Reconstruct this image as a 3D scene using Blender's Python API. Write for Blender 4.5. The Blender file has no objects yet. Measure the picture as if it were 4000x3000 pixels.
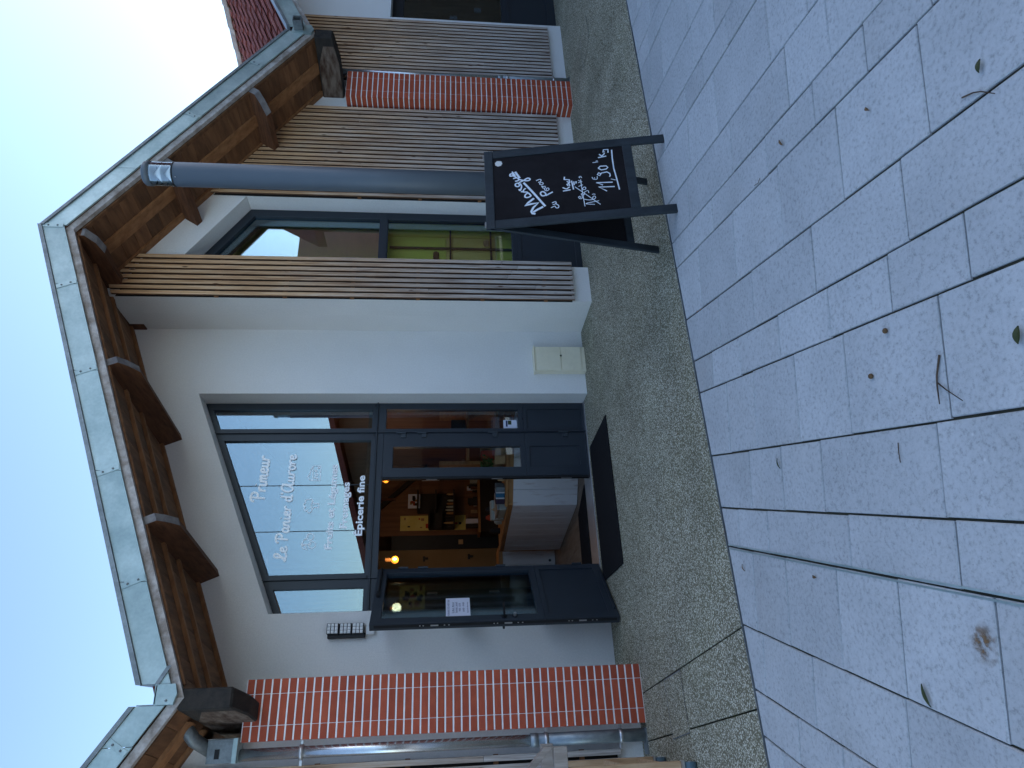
import bpy, bmesh, math, random
from mathutils import Vector, Matrix
R = math.radians
random.seed(7)
sc = bpy.context.scene
COL = sc.collection
# ---------------------------------------------------------------- camera (phone held sideways: rolled 90 degrees)
cam_d = bpy.data.cameras.new('camera'); cam = bpy.data.objects.new('camera', cam_d); COL.objects.link(cam)
YAW, PITCH, ROLL = 0.46450, 0.10022, 0.0011954
fw = Vector((math.sin(YAW)*math.cos(PITCH), math.cos(YAW)*math.cos(PITCH), -math.sin(PITCH)))
rt = Vector((math.cos(YAW), -math.sin(YAW), 0)); up = rt.cross(fw)
r2 = math.cos(ROLL)*rt + math.sin(ROLL)*up; u2 = -math.sin(ROLL)*rt + math.cos(ROLL)*up
X, Y, Z = -u2, r2, -fw
cam.matrix_world = Matrix(((X.x, Y.x, Z.x, 0), (X.y, Y.y, Z.y, -6.86544), (X.z, Y.z, Z.z, 1.63529), (0, 0, 0, 1)))
cam_d.sensor_width = 36; cam_d.lens = 2635.14/4000*36; cam_d.clip_end = 800; cam_d.clip_start = .05
sc.camera = cam
# ---------------------------------------------------------------- sky, sun, exposure
SUN_AZ, SUN_EL = 104, 22          # azimuth from +Y towards +X: the sun stands low on the right, behind the added sun-blocking wing
w = bpy.data.worlds.new('World'); sc.world = w; w.use_nodes = True
nt = w.node_tree; bg = nt.nodes['Background']
sky = nt.nodes.new('ShaderNodeTexSky'); sky.sky_type = 'NISHITA'; sky.sun_disc = False
sky.sun_elevation = R(SUN_EL); sky.sun_rotation = R(SUN_AZ); sky.air_density = 1.0; sky.dust_density = 1.0; sky.ozone_density = 1.8
nt.links.new(sky.outputs[0], bg.inputs[0]); bg.inputs[1].default_value = .15
sun_d = bpy.data.lights.new('sun', 'SUN'); sun_d.energy = 5.0; sun_d.angle = R(.5); sun_d.color = (1, .93, .82)
sun = bpy.data.objects.new('sun', sun_d); COL.objects.link(sun)
S = Vector((math.cos(R(SUN_EL))*math.sin(R(SUN_AZ)), math.cos(R(SUN_EL))*math.cos(R(SUN_AZ)), math.sin(R(SUN_EL))))
sun.rotation_euler = S.to_track_quat('Z', 'Y').to_euler(); sun.location = S*60
vs = sc.view_settings; vs.view_transform = 'Standard'; vs.look = 'None'; vs.gamma = 1; vs.exposure = 1.55; vs.use_curve_mapping = False
sc.render.engine = 'CYCLES'
# ---------------------------------------------------------------- helpers
def place(o, parent, loc=(0, 0, 0)):
    COL.objects.link(o); o.location = loc
    if parent is not None:
        o.parent = parent; o.matrix_parent_inverse = Matrix.Translation(-Vector(parent.location))
    return o
def thing(name, loc, label, cat, group=None):
    o = bpy.data.objects.new(name, None); o.empty_display_size = .1
    place(o, None, loc); return tag(o, label, cat, group)
def tag(o, label, cat, group=None):
    o['label'] = label; o['category'] = cat
    if group: o['group'] = group
    return o
def empty(name, parent, loc=(0, 0, 0)):
    return place(bpy.data.objects.new(name, None), parent, loc)
def struct(o): o['kind'] = 'structure'; return o
class MB:
    def __init__(s): s.v = []; s.f = []
    def add(s, vs, fs):
        n = len(s.v); s.v += [tuple(v) for v in vs]; s.f += [tuple(i+n for i in f) for f in fs]; return s
    def ext(s, a, b):
        n = len(a)
        return s.add(list(a)+list(b), [tuple(range(n)), tuple(range(2*n-1, n-1, -1))]+[(i, i+n, (i+1) % n+n, (i+1) % n) for i in range(n)])
    def box(s, x0, x1, y0, y1, z0, z1):
        return s.ext([(x0, y0, z0), (x1, y0, z0), (x1, y0, z1), (x0, y0, z1)], [(x0, y1, z0), (x1, y1, z0), (x1, y1, z1), (x0, y1, z1)])
    def xz(s, poly, y0, y1): return s.ext([(x, y0, z) for x, z in poly], [(x, y1, z) for x, z in poly])
    def xy(s, poly, z0, z1): return s.ext([(x, y, z0) for x, y in poly], [(x, y, z1) for x, y in poly])
    def uz(s, poly, y0, y1, g=.152): return s.ext([(u-g*y0, y0, z) for u, z in poly], [(u-g*y1, y1, z) for u, z in poly])
    def ring(s, o, i, y0, y1):
        n = len(o)
        V = [(x, y0, z) for x, z in o]+[(x, y0, z) for x, z in i]+[(x, y1, z) for x, z in o]+[(x, y1, z) for x, z in i]
        F = []
        for k in range(n):
            m = (k+1) % n
            F += [(k, m, n+m, n+k), (2*n+m, 2*n+k, 3*n+k, 3*n+m), (k, 2*n+k, 2*n+m, m), (n+m, 3*n+m, 3*n+k, n+k)]
        return s.add(V, F)
    def tube(s, pts, r, n=10, caps=True):
        pts = [Vector(p) for p in pts]; rr = r if isinstance(r, (list, tuple)) else [r]*len(pts); rings = []; prev = None
        for k, p in enumerate(pts):
            d = (pts[min(k+1, len(pts)-1)]-pts[max(k-1, 0)]).normalized()
            a = d.orthogonal().normalized() if prev is None else (prev-d*prev.dot(d)).normalized()
            prev = a; b = d.cross(a)
            rings.append([p+(a*math.cos(2*math.pi*j/n)+b*math.sin(2*math.pi*j/n))*rr[k] for j in range(n)])
        V = [v for q in rings for v in q]; F = []
        for k in range(len(pts)-1):
            for j in range(n): F.append((k*n+j, k*n+(j+1) % n, (k+1)*n+(j+1) % n, (k+1)*n+j))
        if caps: F += [tuple(range(n-1, -1, -1)), tuple((len(pts)-1)*n+j for j in range(n))]
        return s.add(V, F)
    def ball(s, c, r, n=10, m=6, sz=1):
        V = []; F = []
        for i in range(m+1):
            t = math.pi*i/m
            for j in range(n): V.append((c[0]+r*math.sin(t)*math.cos(2*math.pi*j/n), c[1]+r*math.sin(t)*math.sin(2*math.pi*j/n), c[2]+r*sz*math.cos(t)))
        for i in range(m):
            for j in range(n): F.append((i*n+j, (i+1)*n+j, (i+1)*n+(j+1) % n, i*n+(j+1) % n))
        return s.add(V, F)
    def map(s, fn): s.v = [tuple(fn(*v)) for v in s.v]; return s
    def mesh(s, name, mat, bevel=0, smooth=False):
        me = bpy.data.meshes.new(name); me.from_pydata(s.v, [], s.f)
        b = bmesh.new(); b.from_mesh(me); bmesh.ops.remove_doubles(b, verts=b.verts, dist=1e-6); bmesh.ops.delete(b, geom=[v for v in b.verts if not v.link_faces], context='VERTS'); bmesh.ops.recalc_face_normals(b, faces=b.faces)
        if bevel: bmesh.ops.bevel(b, geom=b.edges[:], offset=bevel, segments=1, affect='EDGES', clamp_overlap=True)
        b.to_mesh(me); b.free(); me.materials.append(mat)
        if smooth:
            for p in me.polygons: p.use_smooth = True
        return me
    def obj(s, name, mat, parent=None, loc=(0, 0, 0), bevel=0, smooth=False):
        return place(bpy.data.objects.new(name, s.mesh(name, mat, bevel, smooth)), parent, loc)
def inst(name, me, parent, loc, rot=None, scale=None):
    o = bpy.data.objects.new(name, me); place(o, parent, loc)
    if rot: o.rotation_euler = rot
    if scale: o.scale = scale
    return o
# ---------------------------------------------------------------- materials
def base(name):
    m = bpy.data.materials.new(name); m.use_nodes = True; return m, m.node_tree, m.node_tree.nodes['Principled BSDF']
def N(nt, t, **k):
    n = nt.nodes.new(t)
    for a, b in k.items(): setattr(n, a, b)
    return n
def coords(nt, stretch=(1, 1, 1), jitter=True):
    tc = N(nt, 'ShaderNodeTexCoord'); mp = N(nt, 'ShaderNodeMapping'); mp.inputs['Scale'].default_value = stretch
    nt.links.new(tc.outputs['Object'], mp.inputs['Vector'])
    if jitter:
        oi = N(nt, 'ShaderNodeObjectInfo'); ml = N(nt, 'ShaderNodeVectorMath', operation='SCALE'); ml.inputs[0].default_value = (37, 53, 71)
        nt.links.new(oi.outputs['Random'], ml.inputs['Scale']); nt.links.new(ml.outputs[0], mp.inputs['Location'])
    return mp.outputs[0]
def noise(nt, vec, scale, detail=5, rough=.6):
    n = N(nt, 'ShaderNodeTexNoise'); n.inputs['Scale'].default_value = scale; n.inputs['Detail'].default_value = detail; n.inputs['Roughness'].default_value = rough
    nt.links.new(vec, n.inputs['Vector']); return n.outputs['Fac']
def ramp(nt, fac, stops):
    r = N(nt, 'ShaderNodeValToRGB'); e = r.color_ramp.elements
    while len(e) < len(stops): e.new(.5)
    for k, (p, c) in enumerate(stops): e[k].position = p; e[k].color = (c, c, c, 1) if isinstance(c, (int, float)) else (*c, 1)
    nt.links.new(fac, r.inputs[0]); return r.outputs[0]
def mix(nt, fac, a, b, mode='MIX'):
    m = N(nt, 'ShaderNodeMix', data_type='RGBA', blend_type=mode)
    for s, v in ((m.inputs[0], fac), (m.inputs[6], a), (m.inputs[7], b)):
        if hasattr(v, 'node'): nt.links.new(v, s)
        elif isinstance(v, (int, float)): s.default_value = v
        else: s.default_value = (*v, 1)
    return m.outputs[2]
def vary(nt, col, amt):
    oi = N(nt, 'ShaderNodeObjectInfo'); mr = N(nt, 'ShaderNodeMapRange'); mr.inputs[3].default_value = 1-amt; mr.inputs[4].default_value = 1+amt
    nt.links.new(oi.outputs['Random'], mr.inputs[0]); h = N(nt, 'ShaderNodeHueSaturation'); nt.links.new(mr.outputs[0], h.inputs['Value']); nt.links.new(col, h.inputs['Color']); return h.outputs[0]
def bump(nt, b, h, strength, dist=.01):
    bp = N(nt, 'ShaderNodeBump'); bp.inputs['Strength'].default_value = strength; bp.inputs['Distance'].default_value = dist
    nt.links.new(h, bp.inputs['Height']); nt.links.new(bp.outputs[0], b.inputs['Normal'])
def surf(name, c1, c2=None, scale=3, rough=.75, metal=0, stretch=(1, 1, 1), var=0, bmp=0, bscale=90, spec=.4, lo=.35, hi=.65, fine=0, fscale=150, jitter=True):
    m, nt, b = base(name); c2 = c2 or c1; v = coords(nt, stretch, jitter)
    col = ramp(nt, noise(nt, v, scale), [(lo, c1), (hi, c2)])
    if fine: col = mix(nt, 1.0, col, ramp(nt, noise(nt, v, fscale, 3), [(.3, 1-fine), (.7, 1+fine*.3)]), 'MULTIPLY')
    if var: col = vary(nt, col, var)
    nt.links.new(col, b.inputs['Base Color']); b.inputs['Roughness'].default_value = rough; b.inputs['Metallic'].default_value = metal; b.inputs['Specular IOR Level'].default_value = spec
    if bmp: bump(nt, b, noise(nt, v, bscale, 4), bmp)
    return m
def emit(name, c, s):
    m, nt, b = base(name); b.inputs['Emission Color'].default_value = (*c, 1); b.inputs['Emission Strength'].default_value = s; b.inputs['Base Color'].default_value = (*c, 1); return m
M = {}
M['render'] = surf('lime_render', (.79, .775, .745), (.83, .815, .785), 1.2, .9, bmp=.35, bscale=140, fine=.06, fscale=60, spec=.2)
M['render2'] = surf('painted_render', (.78, .78, .77), (.82, .82, .81), 1.2, .9, bmp=.3, bscale=140, spec=.2)
M['brick'] = surf('red_brick', (.37, .07, .034), (.44, .09, .042), 9, .75, var=.12, bmp=.25, bscale=160, fine=.1, spec=.3)
M['mortar'] = surf('white_mortar', (.82, .81, .79), (.88, .87, .85), 20, .9, bmp=.2)
M['zinc'] = surf('galvanised_sheet', (.27, .36, .36), (.43, .53, .52), 3.0, .45, .45, var=.12, bmp=.08, bscale=8, fine=.10, fscale=38, spec=.5)
M['zinc_dark'] = surf('weathered_zinc', (.15, .17, .18), (.24, .27, .28), 5, .5, .5, var=.05, fine=.15, fscale=40)
M['pipe'] = surf('bright_zinc_pipe', (.52, .54, .55), (.62, .64, .65), 6, .25, .85, fine=.08, fscale=40)
M['iron'] = surf('spangled_galvanised_pipe', (.22, .26, .28), (.36, .41, .43), 18, .45, .6, stretch=(1, 1, .5))
M['soffit'] = surf('soffit_timber', (.115, .05, .021), (.215, .098, .042), 5, .75, stretch=(3, .5, 3), var=.25, bmp=.2, bscale=30, fine=.15)
M['rafter'] = surf('rafter_timber', (.20, .085, .032), (.31, .145, .06), 4, .75, stretch=(1, 4, 4), var=.1, bmp=.2, bscale=30)
M['purlin'] = surf('purlin_timber', (.075, .029, .012), (.15, .06, .025), 4, .8, stretch=(8, .8, 8), var=.1, bmp=.3, bscale=20)
M['purlin_end'] = surf('weathered_end_grain', (.13, .12, .125), (.27, .255, .25), 8, .85, bmp=.4, bscale=30)
M['beam'] = surf('rain_blackened_beam', (.012, .011, .010), (.034, .027, .021), 4, .85, stretch=(4, 1, 4), bmp=.4, bscale=14)
M['beam_side'] = surf('weathered_beam_side', (.05, .022, .011), (.17, .13, .10), 5, .85, stretch=(4, 1, 4), bmp=.4, bscale=16)
M['batten'] = surf('grey_weathered_batten', (.26, .22, .19), (.50, .47, .45), 9, .85, stretch=(1, 1, 1), bmp=.4, bscale=30, fine=.2, fscale=40)
M['frame'] = surf('dark_blue_grey_aluminium', (.017, .024, .034), (.021, .029, .040), 2, .42, var=.03, spec=.5)
M['frame_in'] = surf('black_gasket', (.006, .007, .008), None, 2, .6)
M['hinge'] = surf('hinge_metal', (.05, .062, .074), None, 2, .4, .4)
M['steel'] = surf('bare_steel', (.5, .5, .5), (.6, .6, .6), 9, .35, .8)
M['black'] = surf('black_plastic', (.008, .008, .009), (.012, .012, .013), 5, .5)
M['mat'] = surf('rubber_doormat', (.010, .010, .011), (.02, .02, .021), 120, .95, bmp=.5, bscale=200, spec=.1)
M['cream'] = surf('cream_plastic', (.84, .76, .56), (.88, .81, .62), 3, .45, bmp=.03, fine=.05, fscale=20)
M['white'] = surf('white_plastic', (.7, .7, .68), None, 3, .4)
M['post'] = surf('anthracite_lamp_coating', (.085, .105, .122), (.095, .115, .132), 3, .5, .1, spec=.5)
M['chalk'] = surf('chalk_marker', (.62, .70, .80), (.78, .84, .9), 30, .9, lo=.3, hi=.55)
M['sign_white'] = surf('window_lettering_film', (.93, .94, .95), None, 3, .5, .55)
M['icon_film'] = surf('etched_icon_film', (.93, .94, .95), None, 3, .5, .55)
M['paper'] = surf('white_paper', (.66, .68, .78), None, 3, .8)
M['ink'] = surf('blue_black_ink', (.03, .04, .12), None, 3, .8)
M['tile'] = surf('red_clay_tile', (.19, .04, .03), (.29, .075, .05), 6, .8, var=.22, bmp=.25, bscale=40, fine=.2, fscale=25)
M['tile_ridge'] = surf('lichen_ridge_tile', (.30, .22, .18), (.46, .38, .32), 8, .85, var=.1, bmp=.3)
M['planter_wood'] = surf('raw_pine', (.40, .25, .13), (.55, .38, .23), 5, .7, stretch=(6, 6, .7), var=.1, bmp=.15, bscale=30, fine=.1)
M['grey_wood'] = surf('greyed_pine', (.24, .20, .165), (.38, .33, .28), 5, .8, stretch=(6, 6, .7), var=.1, bmp=.2, bscale=30)
M['board_frame'] = surf('worn_black_paint', (.014, .022, .028), (.026, .037, .046), 4, .6, stretch=(3, 3, 1), bmp=.12, bscale=40, fine=.15, fscale=30)
M['slate'] = surf('chalkboard_slate', (.013, .011, .012), (.022, .020, .023), 3.2, .85, spec=.15, fine=.15, fscale=14, lo=.4, hi=.75)
M['worn_white'] = surf('worn_white_boards', (.68, .68, .67), (.40, .31, .25), 4.5, .7, stretch=(5, 5, .9), var=.05, lo=.56, hi=.82, bmp=.1, bscale=30)
M['oak'] = surf('oak_worktop', (.30, .14, .045), (.42, .21, .075), 5, .5, stretch=(1, 1, 6), bmp=.1)
M['wood_wall'] = surf('brown_wood_panelling', (.15, .065, .027), (.23, .105, .045), 3, .6, stretch=(6, 6, .5))
M['plank_floor'] = surf('grey_plank_floor', (.16, .115, .075), (.27, .21, .15), 4, .5, stretch=(4, .7, 4), var=.15)
M['ochre'] = surf('ochre_wall', (.22, .15, .07), (.27, .18, .085), 2, .8)
M['green_wall'] = surf('lime_painted_wall', (.66, .70, .10), (.74, .74, .14), 2, .8)
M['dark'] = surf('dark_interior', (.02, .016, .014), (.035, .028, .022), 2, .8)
M['leafgreen'] = surf('dark_green_leaf', (.022, .035, .008), (.05, .06, .016), 10, .6)
M['leafbrown'] = surf('dry_leaf', (.10, .055, .022), (.17, .10, .045), 12, .7)
M['twig'] = surf('brown_twig', (.055, .033, .02), (.11, .075, .05), 20, .8)
M['moss'] = surf('mossy_joint', (.012, .013, .008), (.045, .055, .012), 9, .95, lo=.45, hi=.7)
M['joint'] = surf('dark_paving_joint', (.03, .028, .019), (.07, .068, .042), 6, .95)
M['asphalt'] = surf('far_paving', (.46, .46, .45), (.53, .52, .51), .8, .9, fine=.15, fscale=60)
M['slat_far'] = surf('brown_timber_cladding', (.17, .10, .06), (.27, .17, .11), 3, .8, stretch=(8, 8, .5))
M['tile_far'] = surf('dark_far_tile', (.13, .035, .032), (.19, .055, .048), 5, .85)
M['card'] = surf('brown_paper_bag', (.42, .27, .13), (.5, .34, .18), 9, .85)
M['greenplant'] = surf('pot_herb', (.03, .085, .012), (.07, .15, .03), 12, .7)
M['machine'] = surf('grey_green_scale_casing', (.38, .41, .36), None, 4, .5)
M['stripe_blue'] = surf('blue_striped_paper', (.02, .12, .22), None, 4, .8)
M['stripe_grey'] = surf('grey_striped_paper', (.16, .19, .2), None, 4, .8)
M['stripe_plum'] = surf('plum_striped_paper', (.035, .02, .04), None, 4, .8)
M['red'] = surf('red_cloth', (.5, .06, .02), None, 4, .8)
M['yellow'] = surf('yellow_poster', (.70, .56, .14), (.76, .63, .2), 6, .8)
M['reflector'] = surf('solar_light_reflector', (.88, .89, .88), None, 4, .25, 0)
def stain():
    m, nt, b = base('rust_stain'); v = coords(nt, jitter=False); b.inputs['Base Color'].default_value = (.20, .11, .045, 1); b.inputs['Roughness'].default_value = .9
    tc = N(nt, 'ShaderNodeTexCoord'); ln = N(nt, 'ShaderNodeVectorMath', operation='LENGTH'); nt.links.new(tc.outputs['Object'], ln.inputs[0])
    rd = N(nt, 'ShaderNodeMapRange'); rd.inputs[1].default_value = .015; rd.inputs[2].default_value = .07; rd.inputs[3].default_value = .95; rd.inputs[4].default_value = 0; nt.links.new(ln.outputs['Value'], rd.inputs[0])
    mu = N(nt, 'ShaderNodeMath', operation='MULTIPLY'); nt.links.new(rd.outputs[0], mu.inputs[0]); nt.links.new(ramp(nt, noise(nt, v, 38, 5), [(.42, 0.0), (.6, 1.0)]), mu.inputs[1])
    nt.links.new(mu.outputs[0], b.inputs['Alpha']); return m
M['stain'] = stain()
M['caster'] = surf('blue_grey_wheel', (.08, .13, .16), None, 4, .5)
def wood_slat():
    m, nt, b = base('larch_slat'); v = coords(nt, (22, 22, .9)); v2 = coords(nt, (5, 5, 1.2))
    g = noise(nt, v, 2.2, 6); k = noise(nt, v2, 2.0, 4)
    grey = ramp(nt, g, [(.28, (.20, .155, .13)), (.5, (.45, .39, .345)), (.75, (.68, .63, .58))])
    warm = ramp(nt, g, [(.28, (.28, .135, .06)), (.5, (.54, .32, .165)), (.75, (.72, .51, .32))])
    ge = N(nt, 'ShaderNodeNewGeometry'); sx = N(nt, 'ShaderNodeSeparateXYZ'); nt.links.new(ge.outputs['Position'], sx.inputs[0])
    ad = N(nt, 'ShaderNodeMath', operation='MULTIPLY_ADD'); nt.links.new(k, ad.inputs[0]); ad.inputs[1].default_value = 2.4; nt.links.new(sx.outputs[2], ad.inputs[2])
    mr = N(nt, 'ShaderNodeMapRange'); mr.inputs[1].default_value = 2.2; mr.inputs[2].default_value = 4.7; nt.links.new(ad.outputs[0], mr.inputs[0])
    col = mix(nt, mr.outputs[0], grey, warm)
    kn = N(nt, 'ShaderNodeTexVoronoi'); kn.inputs['Scale'].default_value = 2.2; nt.links.new(v2, kn.inputs['Vector'])
    col = mix(nt, ramp(nt, kn.outputs['Distance'], [(.05, 1.0), (.11, 0.0)]), col, (.075, .03, .013))
    col = vary(nt, col, .13)
    nt.links.new(col, b.inputs['Base Color']); b.inputs['Roughness'].default_value = .75; b.inputs['Specular IOR Level'].default_value = .3; bump(nt, b, g, .3, .004); return m
M['slat'] = wood_slat()
M['slat_side_shade'] = surf('gap_shade_slat_edge', (.10, .05, .026), (.17, .09, .05), 4, .85, stretch=(10, 10, 1), var=.15)  # brown slat side faces, darkened in the colour to give the gaps their shade
def stone():
    m, nt, b = base('pale_limestone_slab'); v = coords(nt)
    a = ramp(nt, noise(nt, v, 2.5, 5), [(.3, (.41, .425, .43)), (.7, (.49, .505, .51))])
    s = noise(nt, v, 55, 6, .75); a = mix(nt, 1, a, ramp(nt, s, [(.34, .66), (.48, 1.0), (.66, 1.10)]), 'MULTIPLY')
    p = N(nt, 'ShaderNodeTexVoronoi'); p.inputs['Scale'].default_value = 46; nt.links.new(v, p.inputs['Vector'])
    sp = ramp(nt, p.outputs['Distance'], [(.06, 1.0), (.16, 0.0)]); msk = ramp(nt, noise(nt, v, 3, 3), [(.44, 0.0), (.66, .6)])
    mm = N(nt, 'ShaderNodeMath', operation='MULTIPLY'); nt.links.new(sp, mm.inputs[0]); nt.links.new(msk, mm.inputs[1])
    a = mix(nt, mm.outputs[0], a, (.15, .148, .145))
    p2 = N(nt, 'ShaderNodeTexVoronoi'); p2.inputs['Scale'].default_value = 17; nt.links.new(v, p2.inputs['Vector'])
    m2 = N(nt, 'ShaderNodeMath', operation='MULTIPLY'); nt.links.new(ramp(nt, p2.outputs['Distance'], [(.05, .8), (.12, 0.0)]), m2.inputs[0]); nt.links.new(ramp(nt, noise(nt, v, 2.2, 2), [(.5, 0.0), (.62, 1.0)]), m2.inputs[1])
    a = mix(nt, m2.outputs[0], a, (.62, .63, .62))
    w = ramp(nt, noise(nt, v, 1.1, 3), [(.55, 0.0), (.8, .35)]); a = mix(nt, w, a, (.42, .40, .37))
    a = vary(nt, a, .075)
    nt.links.new(a, b.inputs['Base Color']); b.inputs['Roughness'].default_value = .75; b.inputs['Specular IOR Level'].default_value = .35; bump(nt, b, s, .35, .004); return m
M['stone'] = stone()
def aggregate():
    m, nt, b = base('exposed_aggregate_concrete'); v = coords(nt, jitter=False)
    p = N(nt, 'ShaderNodeTexVoronoi'); p.inputs['Scale'].default_value = 108; p.inputs['Randomness'].default_value = 1; nt.links.new(v, p.inputs['Vector'])
    wn = N(nt, 'ShaderNodeTexWhiteNoise'); nt.links.new(p.outputs['Color'], wn.inputs['Vector'])
    peb = ramp(nt, wn.outputs['Value'], [(0, (.15, .135, .085)), (.3, (.40, .37, .26)), (.6, (.68, .64, .49)), (1, (.88, .84, .70))])
    a = mix(nt, ramp(nt, p.outputs['Distance'], [(.36, 0.0), (.6, 1.0)]), peb, (.17, .15, .095))
    mo = ramp(nt, noise(nt, v, .9, 5), [(.42, 0.0), (.72, .6)]); a = mix(nt, mo, a, mix(nt, .5, a, (.085, .09, .035)))
    a = mix(nt, 1, a, ramp(nt, noise(nt, v, 1.7, 4), [(.3, .78), (.7, 1.1)]), 'MULTIPLY')
    nt.links.new(a, b.inputs['Base Color']); b.inputs['Roughness'].default_value = .85; b.inputs['Specular IOR Level'].default_value = .3; bump(nt, b, p.outputs['Distance'], -.6, .006); return m
M['aggregate'] = aggregate()
def glass(name, tint, k, add):
    m, nt, b = base(name); nt.nodes.remove(b); out = nt.nodes['Material Output']
    tr = N(nt, 'ShaderNodeBsdfTransparent'); tr.inputs[0].default_value = (*tint, 1); gl = N(nt, 'ShaderNodeBsdfGlossy'); gl.inputs['Roughness'].default_value = .0; gl.inputs['Color'].default_value = (.74, .90, 1, 1)
    fr = N(nt, 'ShaderNodeFresnel'); fr.inputs[0].default_value = 1.5; ma = N(nt, 'ShaderNodeMath', operation='MULTIPLY_ADD', use_clamp=True); nt.links.new(fr.outputs[0], ma.inputs[0]); ma.inputs[1].default_value = k; ma.inputs[2].default_value = add
    mx = N(nt, 'ShaderNodeMixShader'); nt.links.new(ma.outputs[0], mx.inputs[0]); nt.links.new(tr.outputs[0], mx.inputs[1]); nt.links.new(gl.outputs[0], mx.inputs[2]); nt.links.new(mx.outputs[0], out.inputs[0]); return m
M['glass'] = glass('coated_glazing', (.80, .86, .86), 1.4, .11)
M['glass_soft'] = glass('clear_glazing', (.95, .97, .96), .9, .03)
M['lens'] = glass('lamp_lens', (.93, .97, .98), 1.5, .1)
M['bulb'] = emit('amber_bulb_glass', (1, .33, .03), .45)
M['filament'] = emit('filament', (1, .66, .22), 4)
def text(s, size, bold=0.0):
    c = bpy.data.curves.new('txt', 'FONT'); c.body = s; c.size = size; c.offset = bold; c.resolution_u = 3
    o = bpy.data.objects.new('txt', c); COL.objects.link(o); dg = bpy.context.evaluated_depsgraph_get(); dg.update()
    me = bpy.data.meshes.new_from_object(o.evaluated_get(dg)); V = [tuple(v.co) for v in me.vertices]; F = [tuple(p.vertices) for p in me.polygons]
    bpy.data.objects.remove(o); bpy.data.curves.remove(c); bpy.data.meshes.remove(me); return V, F
def text_fit(s, x0, x1, z0, zc, bold=.012):
    V, F = text(s, 1, bold); xs = [v[0] for v in V]; a, b_ = min(xs), max(xs); k = (x1-x0)/(b_-a)
    VE, _ = text('E', 1, bold); hz = max(v[1] for v in VE); kz = (zc-z0)/hz
    return [((v[0]-a)*k+x0, v[1]*kz+z0) for v in V], F
def smooth_path(p, n=5):
    if len(p) < 3: return p
    out = []
    for i in range(len(p)-1):
        a, b_, c, d = p[max(i-1, 0)], p[i], p[i+1], p[min(i+2, len(p)-1)]
        for k in range(n):
            t = k/n
            out.append(tuple(.5*(2*b_[j]+(c[j]-a[j])*t+(2*a[j]-5*b_[j]+4*c[j]-d[j])*t*t+(3*b_[j]-a[j]-3*c[j]+d[j])*t**3) for j in (0, 1)))
    return out+[p[-1]]
def strokes(mb, paths, wd, fn, smooth=True, lift=.0004):
    h = 0.0
    for p in paths:
        q = smooth_path(p) if smooth else p
        L, Rr = [], []
        for i in range(len(q)):
            a, b_ = q[max(i-1, 0)], q[min(i+1, len(q)-1)]; dx, dy = b_[0]-a[0], b_[1]-a[1]; l = math.hypot(dx, dy) or 1
            nx, ny = -dy/l*wd/2, dx/l*wd/2; e = 0
            L.append((q[i][0]+nx, q[i][1]+ny)); Rr.append((q[i][0]-nx, q[i][1]-ny))
        V = []
        for i in range(len(q)):
            h += lift/40; V += [fn(*L[i], h), fn(*Rr[i], h)]
        mb.add(V, [(2*i, 2*i+1, 2*i+3, 2*i+2) for i in range(len(q)-1)]); h += lift/4
    return mb
# ================================================================ GROUND
gb = struct(MB().add([(-300, -300, -.06), (300, -300, -.06), (300, 300, -.06), (-300, 300, -.06)], [(0, 1, 2, 3)]).obj('ground', M['asphalt']))
YE = -3.085                                                   # where the slabs meet the concrete strip
pav = struct(MB().box(-7, 14, -11, YE-.005, -.055, -.012).obj('paving', M['joint']))
XB = [-3.72, -3.39, -2.95, -2.73, -2.40, -1.96, -1.74, -1.41, -.98, -.77, -.56, -.13, .09, .414, .845, 1.073, 1.40, 1.83, 2.06, 2.381, 2.81, 3.026, 3.36, 3.805, 4.02, 4.36, 4.816, 5.04, 5.38, 5.82, 6.04, 6.38, 6.83, 7.05, 7.39, 7.84, 8.06, 8.40, 8.85, 9.07, 9.41]
JY = {10: [-3.21], 11: [-3.47], 12: [-3.26, -3.71, -4.30], 13: [-3.32, -3.65, -4.06, -4.43], 14: [-3.27, -3.60, -4.27, -4.83], 15: [-3.53, -3.86, -4.20, -4.88], 16: [-3.42, -3.75, -4.16, -4.54, -5.06],
      17: [-3.34, -3.71, -4.14, -4.56, -4.94, -5.30], 18: [-3.56, -3.99, -4.56, -5.14, -5.69], 19: [-3.42, -3.93, -4.44, -4.92, -5.40], 20: [-3.76, -4.44, -4.87, -5.23], 21: [-3.48, -4.15, -4.76, -5.10],
      22: [-3.66, -4.10, -4.74], 23: [-3.32, -3.74, -4.05, -4.40], 24: [-3.33, -3.99, -4.33], 25: [-3.28, -3.54, -4.06], 26: [-3.36, -3.9], 27: [-3.5, -3.95]}
def ang(x): return R(18.0-.6*max(-1.5, min(x, 6)))
def bx(i, y): return XB[i]+(y-YE)*math.tan(ang(XB[i]))
nslab = 0
far_slabs = MB()
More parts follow.
